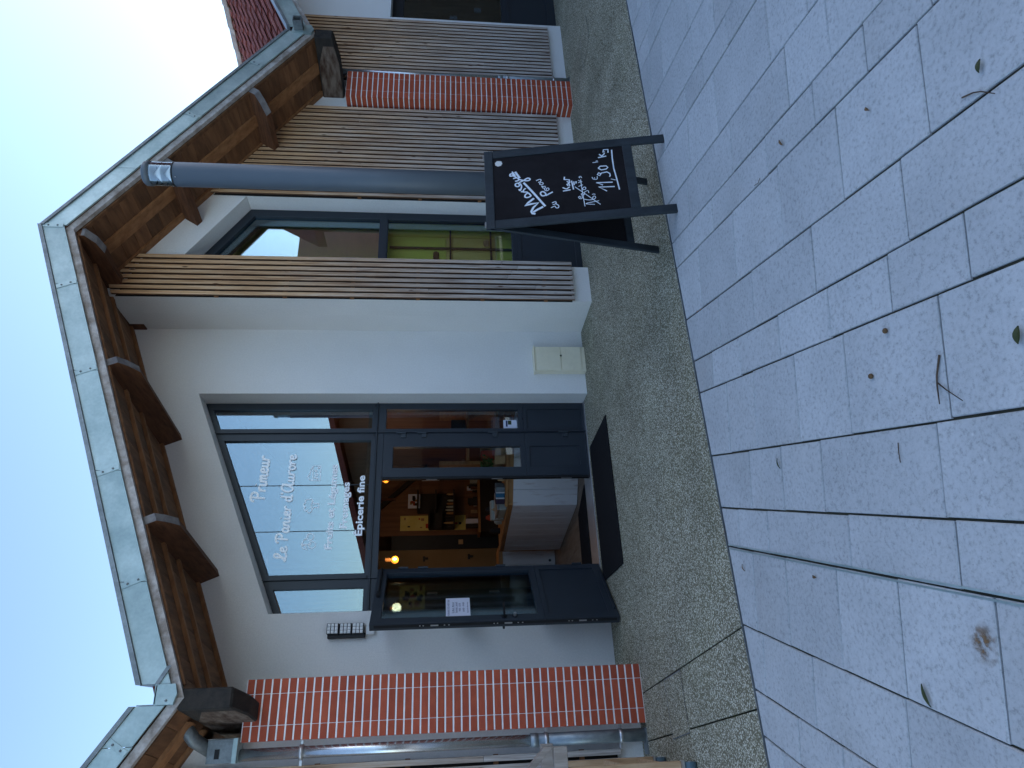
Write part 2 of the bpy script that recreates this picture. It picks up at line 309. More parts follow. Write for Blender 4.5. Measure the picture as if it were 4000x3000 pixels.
for i in range(len(XB)-1):
    ys = list(JY.get(i, [])); y = ys[-1] if ys else YE-random.uniform(.15, .6)
    if not ys: ys = [y]
    while y > -9.0: y -= random.choice((.34, .42, .5, .62, .7)); ys.append(y)
    def jpt(yj, side):                                         # joint through the row middle, square to the row
        a = ang(XB[i]); xm = (bx(i, yj)+bx(i+1, yj))/2; xs = xm
        for _ in range(4):
            yy = yj-(xs-xm)*math.tan(a); xs = bx(i+side, yy)
        return xs, yj-(xs-xm)*math.tan(a)
    tops = [(bx(i, YE-.004), YE-.004), (bx(i+1, YE-.004), YE-.004)]
    for yj in ys:
        bl, br = jpt(yj, 0), jpt(yj, 1)
        q = [tops[0], tops[1], br, bl]
        cx = sum(p[0] for p in q)/4; cy = sum(p[1] for p in q)/4
        gl = random.uniform(.0030, .0048); gs = random.uniform(.0036, .0062)
        def inset(k, p, e):
            nx = gs+e if k in (0, 3) else -(gs+e); ny = -(gl+e) if k in (0, 1) else gl+e
            return p[0]+nx-cx, p[1]+ny-cy
        if abs(q[0][1]-q[3][1]) > .05:
            zt = random.uniform(-.0012, .0012); tx, ty = random.uniform(-.002, .002), random.uniform(-.002, .002)
            b0 = [(*inset(k, p, 0), -.03) for k, p in enumerate(q)]; b1 = [(*inset(k, p, .0), -.004+zt) for k, p in enumerate(q)]
            b2 = [inset(k, p, .0035) for k, p in enumerate(q)]; b2 = [(x, y_, zt+tx*x+ty*y_) for x, y_ in b2]
            V = b0+b1+b2; F = [(8, 9, 10, 11)]+[(k, (k+1) % 4, 4+(k+1) % 4, 4+k) for k in range(4)]+[(4+k, 4+(k+1) % 4, 8+(k+1) % 4, 8+k) for k in range(4)]
            vis = cy > -6.3 and -2.2 < cx < 6.8
            if vis and nslab < 260:
                MB().add(V, F).obj('paving_slab', M['stone'], pav, (cx, cy, 0)); nslab += 1
            else: far_slabs.add([(x+cx, y_+cy, z) for x, y_, z in V], F)
        tops = [bl, br]
fs = far_slabs.obj('paving_slab_field', M['stone'], pav); fs['kind'] = 'stuff'
# concrete strip in front of the shops, cast in panels with open mossy joints
strip = struct(MB().box(-7, 16, YE+.012, 7.9, -.055, -.012).obj('concrete_path', M['moss']))
J = [((-7, .3), (-7, YE+.014)), ((-3.2, .3), (-2.9, YE+.014)), ((-.30, .3), (-.004, YE+.014)), ((.02, .3), (.405, YE+.014)), ((7.08, .3), (6.84, YE+.014)), ((11.2, .3), (10.9, YE+.014)), ((16, .3), (16, YE+.014))]
for a, b in zip(J[:-1], J[1:]):
    e = .005
    MB().xy([(a[0][0]+e, a[0][1]), (b[0][0]-e, b[0][1]), (b[1][0]-e, b[1][1]), (a[1][0]+e, a[1][1])], -.045, 0).obj('concrete_panel', M['aggregate'], strip, bevel=.002)
kerb = struct(MB().box(-7, 16, YE+.002, YE+.009, -.05, .004).obj('steel_edging', M['zinc_dark']))
# slot drain between two rows
dr = thing('slot_drain', (bx(14, -4), -4, 0), 'long double-lipped steel slot drain let into the paving joint', 'drain')
for off, m in ((-.011, 'zinc'), (.011, 'zinc')):
    p0, p1 = Vector((bx(14, YE-.01)+off, YE-.01, .0015)), Vector((bx(14, -7.5)+off, -7.5, .0015))
    MB().xy([(p0.x-.004, p0.y), (p0.x+.004, p0.y), (p1.x+.004, p1.y), (p1.x-.004, p1.y)], -.03, .0018).obj('rail', M[m], dr)
for nm, q, lb in (('drain_cover', [(.222, -1.51), (.265, -1.908), (-.129, -1.93), (-.175, -1.541)], 'rectangular concrete-filled drain cover with steel rim beside the left brick column'),
                  ('drain_cover', [(7.275, -1.518), (7.295, -1.886), (6.905, -1.904), (6.851, -1.522)], 'rectangular drain cover with steel rim in front of the right brick column')):
    cx = sum(p[0] for p in q)/4; cy = sum(p[1] for p in q)/4
    t = thing('drain_cover', (cx, cy, 0), lb, 'drain cover', 'drain covers in the concrete strip')
    i2 = [(cx+(x-cx)*.965, cy+(y-cy)*.965) for x, y in q]; i3 = [(cx+(x-cx)*.935, cy+(y-cy)*.935) for x, y in q]
    rm = MB(); n = 4
    rm.add([(x, y, .004) for x, y in q]+[(x, y, .004) for x, y in i2], [(k, (k+1) % 4, 4+(k+1) % 4, 4+k) for k in range(4)]); rm.obj('rim', M['zinc_dark'], t)
    MB().xy(i2, -.004, .003).obj('slab', M['aggregate'], t)
# ================================================================ MAIN SHOP BUILDING
G = .152; UR, ZR = 4.149, 5.148; KL, KR = .41, .665; UVL, UVR = .028, 7.138
YF = -1.40                                                    # timber front edge of the roof
def zs(u): return ZR-KL*(UR-u) if u < UR else ZR-KR*(u-UR)
shop = thing('shop_building', (3.5, 0, 0), 'white rendered shop with open door, timber slats and wide gable roof', 'building')
s0 = lambda x, y: zs(x+G*y)
wall = MB().xz([(-.2, -.05), (1.0, -.05), (1.0, 3.293), (3.32, 4.288), (3.32, -.05), (4.2, -.05), (4.2, s0(4.2, 0)+.05), (UR, ZR+.05), (-.2, s0(-.2, 0)+.05)], 0, .34).obj('wall', M['render'], shop)
xr = UR-G*-.668
MB().xz([(4.133, -.05), (4.60, -.05), (4.60, 4.487), (5.51, 3.895), (5.51, -.05), (7.45, -.05), (7.45, s0(7.23, -.668)+.02), (7.23, s0(7.23, -.668)+.02), (xr, ZR+.04), (4.133, s0(4.133, -.668)+.05)], -.668, -.33).obj('wall', M['render'], shop)
MB().box(4.133, 4.30, -.33, 0, -.05, 5.12).obj('return_wall', M['render'], shop)
# roof: deck, boards, rafters, purlins, fascia
roof = empty('roof', shop, (4.2, -1.4, 5.1))
for a, b in ((UVL, UR), (UR, UVR)):
    t = .14
    MB().uz([(a, zs(a)+.02), (b, zs(b)+.02), (b, zs(b)+t), (a, zs(a)+t)], YF+.01, 9).obj('roof_deck', M['purlin'], roof)
    MB().uz([(a-.05, zs(a)+.145), (b+(.02 if b == UR else 0), zs(b)+.145), (b+(.02 if b == UR else 0), zs(b)+.2), (a-.05, zs(a)+.2)], YF+.05, 9).obj('roof_covering', M['tile'], roof)
nb = 25; yb = .05
for side, (a, b, n) in enumerate(((UVL, UR, 26), (UR, UVR, 21))):
    yb = .05 if side == 0 else -.55
    for i in range(n):
        u0 = a+(b-a)*i/n+.002; u1 = a+(b-a)*(i+1)/n-.002; j = random.uniform(0, .003)
        # boards are broken over the rafters, so every strip is made of short lengths
        for y0, y1 in (((YF+.04, -1.0), (-1.0, -.63), (-.63, yb)) if side == 0 else ((YF+.04, -1.06), (-1.06, yb))):
            jj = random.uniform(0, .004); sh = 0
            MB().uz([(u0, zs(u0)+jj), (u1, zs(u1)+jj), (u1, zs(u1)+.018), (u0, zs(u0)+.018)], y0+.001, y1-.001).obj('soffit_board', M['soffit'], roof)
for side, rows in ((0, ((-1.02, .05), (-.64, .05), (-.06, .06))), (1, ((-1.10, .13), (-.74, .07)))):
    a, b = ((UVL+.1, UR-.02), (UR+.06, UVR-.05))[side]
    for y0, wd in rows:
        MB().uz([(a, zs(a)-.03), (b, zs(b)-.03), (b, zs(b)+.004), (a, zs(a)+.004)], y0, y0+wd).obj('rafter', M['rafter'], roof)
a, b = UVL+.1, UVR
MB().uz([(UVL, zs(UVL)), (UR, ZR), (UR, ZR+.075), (UVL, zs(UVL)+.075)], YF-.035, YF+.008).obj('verge_batten', M['batten'], roof)
MB().uz([(UR, ZR), (UVR, zs(UVR)), (UVR, zs(UVR)+.075), (UR, ZR+.075)], YF-.035, YF+.008).obj('verge_batten', M['batten'], roof)
MB().uz([(UVL+.11, zs(UVL+.11)+.08), (UR, ZR+.08), (UR, ZR+.25), (UVL+.11, zs(UVL+.11)+.25)], YF-.042, YF+.008).obj('verge_infill', M['purlin'], roof)
MB().uz([(UR, ZR+.08), (UVR, zs(UVR)+.08), (UVR, zs(UVR)+.25), (UR, ZR+.25)], YF-.042, YF+.008).obj('verge_infill', M['purlin'], roof)
MB().uz([(UVL+.1, zs(UVL+.1)-.02), (UR-.03, ZR-.03), (UR-.03, ZR-.001), (UVL+.1, zs(UVL+.1)-.001)], YF+.012, YF+.05).obj('verge_board', M['soffit'], roof)
MB().uz([(UR+.03, ZR-.04), (UVR-.02, zs(UVR-.02)-.02), (UVR-.02, zs(UVR-.02)-.001), (UR+.03, ZR-.021)], YF+.012, YF+.05).obj('verge_board', M['soffit'], roof)
def purlin(u, side, par, name='purlin'):
    k = KL if side == 0 else -KR; c = 1/math.hypot(1, k); s = (c, k*c); n = (s[1], -s[0]) if side == 0 else (s[1], -s[0])
    if n[1] > 0: n = (-n[0], -n[1])
    wd, D = (.066, .203) if side == 0 else (.08, .20)
    z0 = zs(u)
    def cr(a, d): return u+s[0]*a+n[0]*d, z0+s[1]*a+n[1]*d
    secs = [(YF+.012, .085), (YF+.10, .145), (YF+.22, D), (.28 if side == 0 else -.4, D)]   # end cut back towards the underside
    mb = MB(); V = []
    for y, d in secs:
        for a, dd in ((0, -.01), (wd, -.01), (wd, d), (0, d)):
            uu, zz = cr(a, dd); V.append((uu-G*y, y, zz))
    F = [(4*i+j, 4*i+(j+1) % 4, 4*i+4+(j+1) % 4, 4*i+4+j) for i in range(3) for j in range(4)]+[(0, 1, 2, 3), (12, 13, 14, 15)]
    o = mb.add(V, F).obj(name, M['purlin'], par)
    # grey end grain on the cut faces
    e = .0015; V2 = []
    for y, d in secs[:3]:
        for a in (0, wd):
            uu, zz = cr(a, d+e); V2.append((uu-G*(y-e), y-e*2, zz))
    uu0 = [cr(a, .0) for a in (0, wd)]; V2 = [(p[0]-G*(YF+.01), YF+.010, p[1]) for p in uu0]+V2
    MB().add(V2, [(0, 1, 3, 2), (2, 3, 5, 4), (4, 5, 7, 6)]).obj('end_grain', M['purlin_end'], o)
    return o
for u in (1.29, 2.706): purlin(u, 0, shop)
for u in (5.075, 6.167): purlin(u, 1, shop)
V = []
for y, zb in ((YF+.012, 5.07), (YF+.11, 5.0), (YF+.24, 4.97), (.2, 4.97)):
    for u, z in ((4.118, ZR+.01), (4.20, ZR+.01), (4.20, zb), (4.118, zb)): V.append((u-G*y, y, z))
rb = MB().add(V, [(4*i+j, 4*i+(j+1) % 4, 4*i+4+(j+1) % 4, 4*i+4+j) for i in range(3) for j in range(4)]+[(0, 1, 2, 3), (12, 13, 14, 15)]).obj('ridge_beam', M['purlin'], shop)
MB().add([(V[k][0], V[k][1]-.002, V[k][2]-(.002 if k > 1 else .06)) for k in (0, 1, 2, 3, 6, 7, 10, 11)], [(0, 1, 2, 3), (3, 2, 4, 5), (5, 4, 6, 7)]).obj('end_grain', M['purlin_end'], rb)
# metal fascia panels with riveted cover strips
def zt(x, y=-1.46): return zs(x+G*y)
YM = YF-.062
def fascia_run(xs, par, zfun, cap_cut=None):
    for a, b in zip(xs[:-1], xs[1:]):
        lo, hi = .062, .255
        p = MB().xz([(a+.002, zfun(a)+lo), (b-.002, zfun(b)+lo), (b-.002, zfun(b)+hi), (a+.002, zfun(a)+hi)], YM, YM+.018).obj('fascia_panel', M['zinc'], par)
        MB().xz([(a, zfun(a)+hi+.002), (b, zfun(b)+hi+.002), (b, zfun(b)+hi+.038), (a, zfun(a)+hi+.038)], YM-.016, YM+.10).obj('cap_strip', M['zinc_dark'], p)
def seam(x, zfun, par, tilt):
    z = zfun(x)
    c = 1/math.hypot(1, tilt); n = (tilt*c, c); t_ = (c, -tilt*c); h = .092*c; cz = z+.159
    pt = lambda a, d: (x+t_[0]*a+n[0]*d, cz+t_[1]*a+n[1]*d)
    s = MB().xz([pt(-.022, -h), pt(.022, -h), pt(.022, h), pt(-.022, h)], YM-.005, YM-.001).obj('cover_strip', M['zinc'], par)
    for f in (-.45, .45):
        r_ = pt(0, f*h); MB().ball((r_[0], YM-.006, r_[1]), .009, 8, 4).obj('rivet', M['zinc_dark'], s)
XA = 4.39
xl = [.336, 1.05, 1.93, 2.835, 3.72, XA]; xrr = [XA, 5.13, 5.90, 6.74, 7.33]
fL = lambda x: ZR-KL*(UR-(x+G*-1.46)); fR = lambda x: ZR-KR*((x+G*-1.46)-UR)
fascia_run(xl, roof, lambda x: fL(x)+.01*(x-.3)/4); fascia_run(xrr, roof, lambda x: fR(x)+.012)
for x in xl[1:-1]: seam(x, lambda x: fL(x)+.01*(x-.3)/4, roof, -KL)
for x in (5.90, 6.74): seam(x, lambda x: fR(x)+.012, roof, KR)
seam(XA-.005, lambda x: fL(x)+.01, roof, 0)
# gutter mouth closing the fascia at both valleys
g = MB().xz([(.20, 3.515), (.27, 3.50), (.336, 3.52), (.336, 3.655), (.20, 3.648)], YM-.004, YM+.02).obj('gutter_front', M['zinc'], roof)
MB().box(.208, .33, YM-.004, .4, 3.640, 3.648).obj('gutter_floor', M['zinc_dark'], g)
MB().box(.330, .337, YM-.002, .4, 3.648, 3.76).obj('gutter_side', M['zinc_dark'], g)
MB().box(.200, .207, YM-.002, .4, 3.648, 3.76).obj('gutter_side', M['zinc_dark'], g)
MB().xz([(.336, 3.66), (.336, 3.63), (.455, 3.565), (.455, 3.595)], YM-.012, YM-.006).obj('cover_strip', M['zinc_dark'], roof)
MB().xz([(.205, 3.515), (.253, 3.505), (.253, 3.62), (.205, 3.63)], YM-.01, YM-.005).obj('cover_strip', M['zinc'], roof)
MB().ball((.229, YM-.012, 3.565), .009, 8, 4).obj('rivet', M['zinc_dark'], roof)
g = MB().xz([(7.30, 3.19), (7.37, 3.165), (7.44, 3.20), (7.44, 3.40), (7.30, 3.42)], YM-.004, YM+.02).obj('gutter_front', M['zinc'], roof)
sp = MB().ring([(7.335, 3.285), (7.425, 3.285), (7.425, 3.385), (7.335, 3.385)], [(7.343, 3.293), (7.417, 3.293), (7.417, 3.377), (7.343, 3.377)], YM-.13, YM-.002).obj('gutter_spout', M['zinc_dark'], roof)
# valley beams on the brick columns
def valley_beam(x0, x1, zt_, zb, par, yback):
    V = []
    for y, z in ((YF-.03, zb+.055), (YF+.28, zb), (yback, zb)):
        for x, zz in ((x0, zt_), (x1, zt_), (x1, z), (x0, z)): V.append((x-G*(y+1.43), y, zz))
    o = MB().add(V, [(4*i+j, 4*i+(j+1) % 4, 4*i+4+(j+1) % 4, 4*i+4+j) for i in range(2) for j in range(4)]+[(0, 1, 2, 3), (8, 9, 10, 11)]).obj('valley_beam', M['beam'], par, bevel=.012)
    e = .0145
    MB().add([(V[3][0]-.0015, V[3][1]+e, V[3][2]+e), (V[0][0]-.0015, V[0][1]+e, V[0][2]-e), (V[8][0]-.0015, V[8][1], V[8][2]-e), (V[11][0]-.0015, V[11][1], V[11][2]+e), (V[7][0]-.0015, V[7][1], V[7][2]+e)], [(0, 1, 2, 3, 4)]).obj('beam_side', M['beam_side'], o)
    return o
valley_beam(.165, .305, 3.50, 3.075, shop, .05)
valley_beam(7.285, 7.43, 3.165, 2.90, shop, -.4)
# brick columns
def column(x0, H, nc, par):
    col = MB().box(x0+.003, x0+.4396, -.859, -.60, 0, H).obj('brick_column', M['mortar'], par)
    h = .0525; p = .065; ws = ((0, .1065), (.1105, .332), (.336, .4426))
    mes = [MB().box(0, b-a, 0, .2, 0, h).mesh('brick', M['brick'], .0025) for a, b in ws]
    for c in range(nc):
        for k, (a, b) in enumerate(ws):
            inst('brick', mes[k], col, (x0+a, -.863+random.uniform(-.0006, .0012), c*p+.005))
    return col
column(-.0635, 49*.065, 49, shop); column(6.990, 44*.065-.005, 44, shop)
# timber slats
def slats(x0, n, ztop, par, zb=.2, pitch=.0663, wd=.043, notch=None, yf=-.735, name='slat_cladding'):
    x1 = x0+n*pitch-.022
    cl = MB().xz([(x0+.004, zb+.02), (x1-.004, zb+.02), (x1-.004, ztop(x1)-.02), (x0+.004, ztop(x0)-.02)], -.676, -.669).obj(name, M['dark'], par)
    for z in (.5, 1.2, 1.9, 2.6, 3.3, 4.0):
        if z < min(ztop(x0+.03), ztop(x1))-.1: MB().box(x0-.004, x1+.004, -.704, -.677, z, z+.04).obj('batten', M['rafter'], cl)
    for i in range(n):
        x = x0+i*pitch; za, zb_ = ztop(x), ztop(x+wd); b0 = zb+random.uniform(-.003, .003)
        cut = random.uniform(.55, 2.8) if random.random() < .55 else None
        j = random.uniform(-.0012, .0012)
        segs = [(b0, None)] if cut is None or cut > za-.3 else [(b0, cut-.0012), (cut+.0012, None)]
        for lo, hi in segs:
            top = [(0, hi-lo), (wd, hi-lo)] if hi else [(0, za-lo), (wd, zb_-lo)]
            o = MB().xz([(0, 0), (wd, 0), (top[1][0], top[1][1]), (top[0][0], top[0][1])], 0, .026).obj('slat', M['slat'], cl, (x+j, yf+random.uniform(0, .002), lo), bevel=.002)
            o.data.materials.append(M['slat_side_shade'])
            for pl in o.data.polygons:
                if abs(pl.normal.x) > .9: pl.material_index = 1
    return cl
topR = lambda x: s0(x, -.72)-.035
slats(4.117, 8, topR, shop); slats(5.512, 22, topR, shop)
# ---------------- entrance glazing
YG = .26
def pane(par, poly, y=YG+.035, m='glass', t=.006): return MB().xz(poly, y, y+t).obj('pane', M[m], par)
ent = empty('entrance_glazing', shop, (2.16, YG, 0))
tl = lambda x: 4.300-.43*(3.32-x)
fr_o = lambda a, b, z0: [(a, z0), (b, z0), (b, tl(b)), (a, tl(a))]
def upper(a, b, ga, gb, zb=2.395, gz=2.445, gt=(0, 0)):
    MB().ring(fr_o(a, b, zb), [(ga, gz), (gb, gz), (gb, gt[1]), (ga, gt[0])], YG, YG+.07).obj('sash_frame', M['frame'], ent, bevel=.002)
    return pane(ent, [(ga-.01, gz-.01), (gb+.01, gz-.01), (gb+.01, gt[1]+.01), (ga-.01, gt[0]+.01)])
upper(2.962, 3.325, 3.01, 3.243, gt=(4.095, 4.195)); PC = upper(1.368, 2.952, 1.41, 2.868, gt=(3.40, 4.028)); upper(1.0, 1.352, 1.04, 1.265, gt=(3.237, 3.335))
for x in (1.360, 2.957): MB().box(x-.0055, x+.0055, YG-.022, YG+.05, 0, tl(x)).obj('mullion', M['frame'], ent)
MB().box(1.0, 3.325, YG-.024, YG+.05, 2.381, 2.392).obj('transom', M['frame'], ent)
MB().box(1.366, 2.951, YG-.004, YG+.07, 2.312, 2.380).obj('door_head', M['frame'], ent)
MB().box(2.933, 2.951, YG-.002, YG+.07, .012, 2.311).obj('door_jamb', M['frame'], ent)
MB().box(1.366, 1.44, YG-.002, YG+.07, .012, 2.311).obj('door_jamb', M['frame'], ent)
for a, b, ga, gb in ((2.962, 3.325, 3.003, 3.243), (1.0, 1.354, 1.04, 1.31)):
    q = lambda z0, z1: [(a, z0), (b, z0), (b, z1), (a, z1)]; i = lambda z0, z1: [(ga, z0), (gb, z0), (gb, z1), (ga, z1)]
    MB().ring(q(.728, 2.380), i(.78, 2.29), YG, YG+.07).obj('sash_frame', M['frame'], ent, bevel=.002)
    MB().ring(q(-.03, .727), i(.04, .68), YG, YG+.07).obj('sash_frame', M['frame'], ent, bevel=.002)
    pane(ent, [(ga-.01, .77), (gb+.01, .77), (gb+.01, 2.30), (ga-.01, 2.30)], m='glass_soft')
    MB().box(ga-.005, gb+.005, YG+.014, YG+.05, .035, .685).obj('panel', M['frame'], ent)
for x, z in ((3.28, 2.41), (2.92, 2.415), (1.37, 2.415), (1.02, 2.415), (3.12, .73), (2.65, .725), (3.12, .005), (2.65, .05)):
    MB().box(x-.012, x+.012, YG-.022, YG-.0165, z-.006, z+.006).obj('drain_cap', M['frame_in'], ent) if z > 2 else MB().box(x-.012, x+.012, YG-.004, YG-.001, z-.006, z+.006).obj('drain_cap', M['frame_in'], ent)
MB().box(.99, 3.33, YG-.06, YG+.30, -.03, .008).obj('threshold', M['steel'], ent, bevel=.002)
MB().box(3.0, 3.325, .02, YG-.061, -.03, -.002).obj('sill', M['render2'], ent)
# closed right-hand leaf
rl = empty('door_leaf', shop, (2.68, YG, 0))
lf = lambda z0, z1: [(2.425, z0), (2.929, z0), (2.929, z1), (2.425, z1)]
MB().ring(lf(.722, 2.308), [(2.53, .775), (2.778, .775), (2.778, 2.20), (2.53, 2.20)], YG-.018, YG+.052).obj('leaf_frame', M['frame'], rl, bevel=.002)
MB().ring(lf(.012, .721), [(2.53, .105), (2.775, .105), (2.775, .67), (2.53, .67)], YG-.018, YG+.052).obj('leaf_frame', M['frame'], rl, bevel=.002)
pane(rl, [(2.52, .765), (2.788, .765), (2.788, 2.21), (2.52, 2.21)], y=YG+.012, m='glass_soft')
MB().box(2.525, 2.78, YG-.004, YG+.03, .10, .675).obj('panel', M['frame'], rl)
for z in (2.09, 1.86, 1.06, .25):
    h = MB().box(2.885, 2.93, YG-.034, YG-.0185, z-.028, z+.028).obj('hinge', M['hinge'], rl, bevel=.003)
    MB().tube([(2.941, YG-.03, z-.028), (2.941, YG-.03, z+.075)], .011, 10).obj('hinge_pin', M['hinge'], h)
MB().box(2.404, 2.4245, YG-.010, YG+.045, .012, 2.308).obj('meeting_edge', M['frame_in'], rl)
for z in (1.77, 1.05, .27): MB().box(2.400, 2.4035, YG+.004, YG+.022, z-.06, z+.06).obj('strike_plate', M['steel'], rl)
# wide-open left-hand leaf, swung out against the wall
Hx, Hy = 1.44, .235; dx, dy = -.6794, -.7338; nx, ny = dy, -dx      # n points away from the camera side
def LF(s, d, z): return Hx+dx*s+nx*d, Hy+dy*s+ny*d, z
ol = empty('open_door_leaf', shop, (1.1, -.1, 0))
LW = .915
def lring(z0, z1, i):
    return MB().ring([(0, z0), (LW, z0), (LW, z1), (0, z1)], i, 0, .068).map(LF)
lring(.712, 2.300, [(.078, .768), (.828, .768), (.828, 2.205), (.078, 2.205)]).obj('leaf_frame', M['frame'], ol, bevel=.002)
lring(.012, .711, [(.078, .10), (.828, .10), (.828, .66), (.078, .66)]).obj('leaf_frame', M['frame'], ol, bevel=.002)
MB().box(.07, .836, .030, .036, .76, 2.213).map(LF).obj('pane', M['glass_soft'], ol)
MB().box(.073, .833, .014, .05, .095, .665).map(LF).obj('panel', M['frame'], ol)
MB().box(.10, .80, -.016, -.001, .028, .045).map(LF).obj('drip_strip', M['frame'], ol)
MB().box(LW+.0005, LW+.004, .014, .040, .04, 2.26).map(LF).obj('lock_rail', M['frame_in'], ol)
for z in (1.72, 1.05, .36):
    MB().box(LW+.0042, LW+.0062, .020, .034, z-.035, z+.035).map(LF).obj('lock_plate', M['steel'], ol)
    for d in (-.13, -.09, .10, .13): MB().box(LW+.0042, LW+.006, .023, .031, z+d-.006, z+d+.006).map(LF).obj('screw', M['steel'], ol)
for sgn in (-1, 1):
    d0 = -.001 if sgn < 0 else .069
    ha = MB().tube([LF(.862, d0, 1.085), LF(.862, d0+sgn*.055, 1.085), LF(.845, d0+sgn*.062, 1.085), LF(.735, d0+sgn*.062, 1.082)], .011, 8).obj('handle', M['black'], ol, smooth=True)
    MB().tube([LF(.862, d0, 1.085), LF(.862, d0+sgn*.008, 1.085)], .026, 12).obj('rosette', M['black'], ha)
lk = MB().tube([LF(.858, -.001, .985), LF(.858, -.035, .985)], .013, 10).obj('lock_cylinder', M['steel'], ol)
MB().tube([LF(.858, -.0005, .985), LF(.858, -.007, .985)], .026, 12).obj('rosette', M['black'], lk)
dc = MB().tube([LF(.02, -.02, 2.262), LF(.47, -.02, 2.258)], .011, 8).obj('door_closer', M['black'], ol)
MB().box(.44, .50, -.032, -.001, 2.245, 2.275).map(LF).obj('bracket', M['black'], dc)
for z in (2.05, 1.85, 1.05, .25): MB().tube([(Hx+.006, Hy-.006, z-.05), (Hx+.006, Hy-.006, z+.05)], .011, 8).obj('hinge', M['hinge'], ol)
# ---------------- slanted window between the slats
sw = empty('slanted_window', shop, (5.06, -.45, 0)); YW = -.45
tw = lambda x: 3.895-.65*(x-5.51)
MB().ring([(4.60, 2.31), (5.51, 2.31), (5.51, tw(5.51)-.0), (4.60, tw(4.60))], [(4.68, 2.40), (5.41, 2.40), (5.41, tw(5.41)-.115), (4.68, tw(4.68)-.115)], YW, YW+.07).obj('sash_frame', M['frame'], sw, bevel=.002)
pane(sw, [(4.67, 2.39), (5.42, 2.39), (5.42, tw(5.42)-.105), (4.67, tw(4.67)-.105)], YW+.035)
MB().ring([(4.60, .78), (5.51, .78), (5.51, 2.309), (4.60, 2.309)], [(4.68, .83), (5.41, .83), (5.41, 2.30), (4.68, 2.30)], YW, YW+.07).obj('sash_frame', M['frame'], sw, bevel=.002)
pane(sw, [(4.67, .82), (5.42, .82), (5.42, 2.305), (4.67, 2.305)], YW+.035, 'glass_soft')
MB().ring([(4.60, .0), (5.51, .0), (5.51, .779), (4.60, .779)], [(4.68, .07), (5.41, .07), (5.41, .72), (4.68, .72)], YW, YW+.07).obj('sash_frame', M['frame'], sw, bevel=.002)
MB().box(4.675, 5.415, YW+.014, YW+.05, .065, .725).obj('panel', M['frame'], sw)
MB().box(4.602, 5.508, -.64, YW+.02, -.04, -.003).obj('sill', M['render2'], sw)
for x in (1.862, 2.362): MB().box(x-.004, x+.004, YG+.0335, YG+.0345, 2.44, tl(x)-.075).obj('film_seam', M['frame'], PC)
# ---------------- lettering on the big pane (cut film on the glass)
YT = YG+.033
film = lambda x, z, h=0: (x, YT-.0005-h, z)
for s, x0, x1, z0, zc in (('Fruits et Légumes', 1.668, 2.594, 2.797, 2.871), ('Fromages', 1.885, 2.39, 2.656, 2.730), ('Épicerie fine', 1.803, 2.466, 2.496, 2.570)):
    V, F = text_fit(s, x0, x1, z0, zc, .030)
    xs = sorted(v[0] for v in V); cuts = [(a+b)/2 for a, b in zip(xs[:-1], xs[1:]) if b-a > .016]       # one object per word
    for lo, hi in zip([-9]+cuts, cuts+[9]):
        ff = [f for f in F if lo < V[f[0]][0] < hi]
        if ff: MB().add([film(x, z) for x, z in V], ff).obj('lettering', M['sign_white'], PC)
GL = {'r': (.62, [[(0, 0), (.05, .5), (.1, 1)], [(.07, .6), (.3, .98), (.55, .92)]]), 'i': (.45, [[(.1, 1), (.06, .3), (.15, .02), (.42, .15)], [(.13, 1.42), (.17, 1.52)]]),
      'm': (1.1, [[(0, 0), (.1, 1)], [(.07, .6), (.28, .97), (.42, .85), (.38, 0)], [(.4, .6), (.62, .97), (.76, .85), (.72, .25), (.8, .02), (1.05, .15)]]),
      'n': (.8, [[(0, 0), (.1, 1)], [(.07, .6), (.3, .97), (.46, .85), (.42, .25), (.5, .02), (.75, .15)]]),
      'e': (.68, [[(.05, .48), (.38, .58), (.48, .85), (.3, 1), (.08, .8), (.03, .4), (.15, .05), (.4, .06), (.66, .3)]]),
      'u': (.85, [[(.1, 1), (.05, .3), (.2, .02), (.42, .25), (.5, 1)], [(.5, 1), (.47, .25), (.58, .02), (.82, .15)]]),
      'P': (1.15, [[(.3, 0), (.38, 1.0), (.45, 1.85)], [(0, 1.45), (.05, 1.8), (.45, 2.0), (.9, 1.85), (1, 1.45), (.8, 1.1), (.42, .98)]]),
      'L': (1.15, [[(0, .1), (.35, .5), (.85, 1.3), (.9, 1.85), (.65, 1.95), (.5, 1.5), (.5, .6), (.35, .12), (.12, .1)], [(.35, .12), (.7, .0), (1.1, .25)]]),
      'a': (.82, [[(.5, .9), (.25, 1), (.05, .6), (.12, .08), (.34, .1), (.5, .5), (.55, 1.0)], [(.55, 1), (.5, .3), (.6, .02), (.82, .15)]]),
      'd': (.85, [[(.5, .9), (.25, 1), (.05, .6), (.12, .08), (.34, .1), (.5, .5), (.62, 1.95)], [(.62, 1.95), (.5, .3), (.6, .02), (.85, .15)]]),
      "'": (.3, [[(.2, 2.0), (.12, 1.6)]]), ' ': (.45, []),
      'A': (1.4, [[(.95, 1.75), (.5, 1.95), (.1, 1.2), (.15, .3), (.45, .05), (.85, .8), (1.0, 1.95)], [(1.0, 1.9), (.95, .4), (1.05, .02), (1.4, .2)]]),
      'o': (.78, [[(.3, 1), (.05, .7), (.1, .15), (.34, 0), (.55, .4), (.5, .88), (.3, 1), (.5, .8), (.78, .92)]])}
for s, x0, x1, z0, xh, wd in (('Primeur', 2.196, 2.712, 3.530, .074, .021), ("Le Panier d'Aurore", 1.552, 2.718, 3.247, .062, .019)):
    tot = sum(GL[c][0] for c in s); k = (x1-x0)/tot; x = x0; mb = MB(); P_ = []
    for c in s:
        for p in GL[c][1]: P_.append([(x+a*k, z0+b*xh) for a, b in p])
        x += GL[c][0]*k
    strokes(mb, P_, wd, film); mb.obj('script_lettering', M['sign_white'], PC)
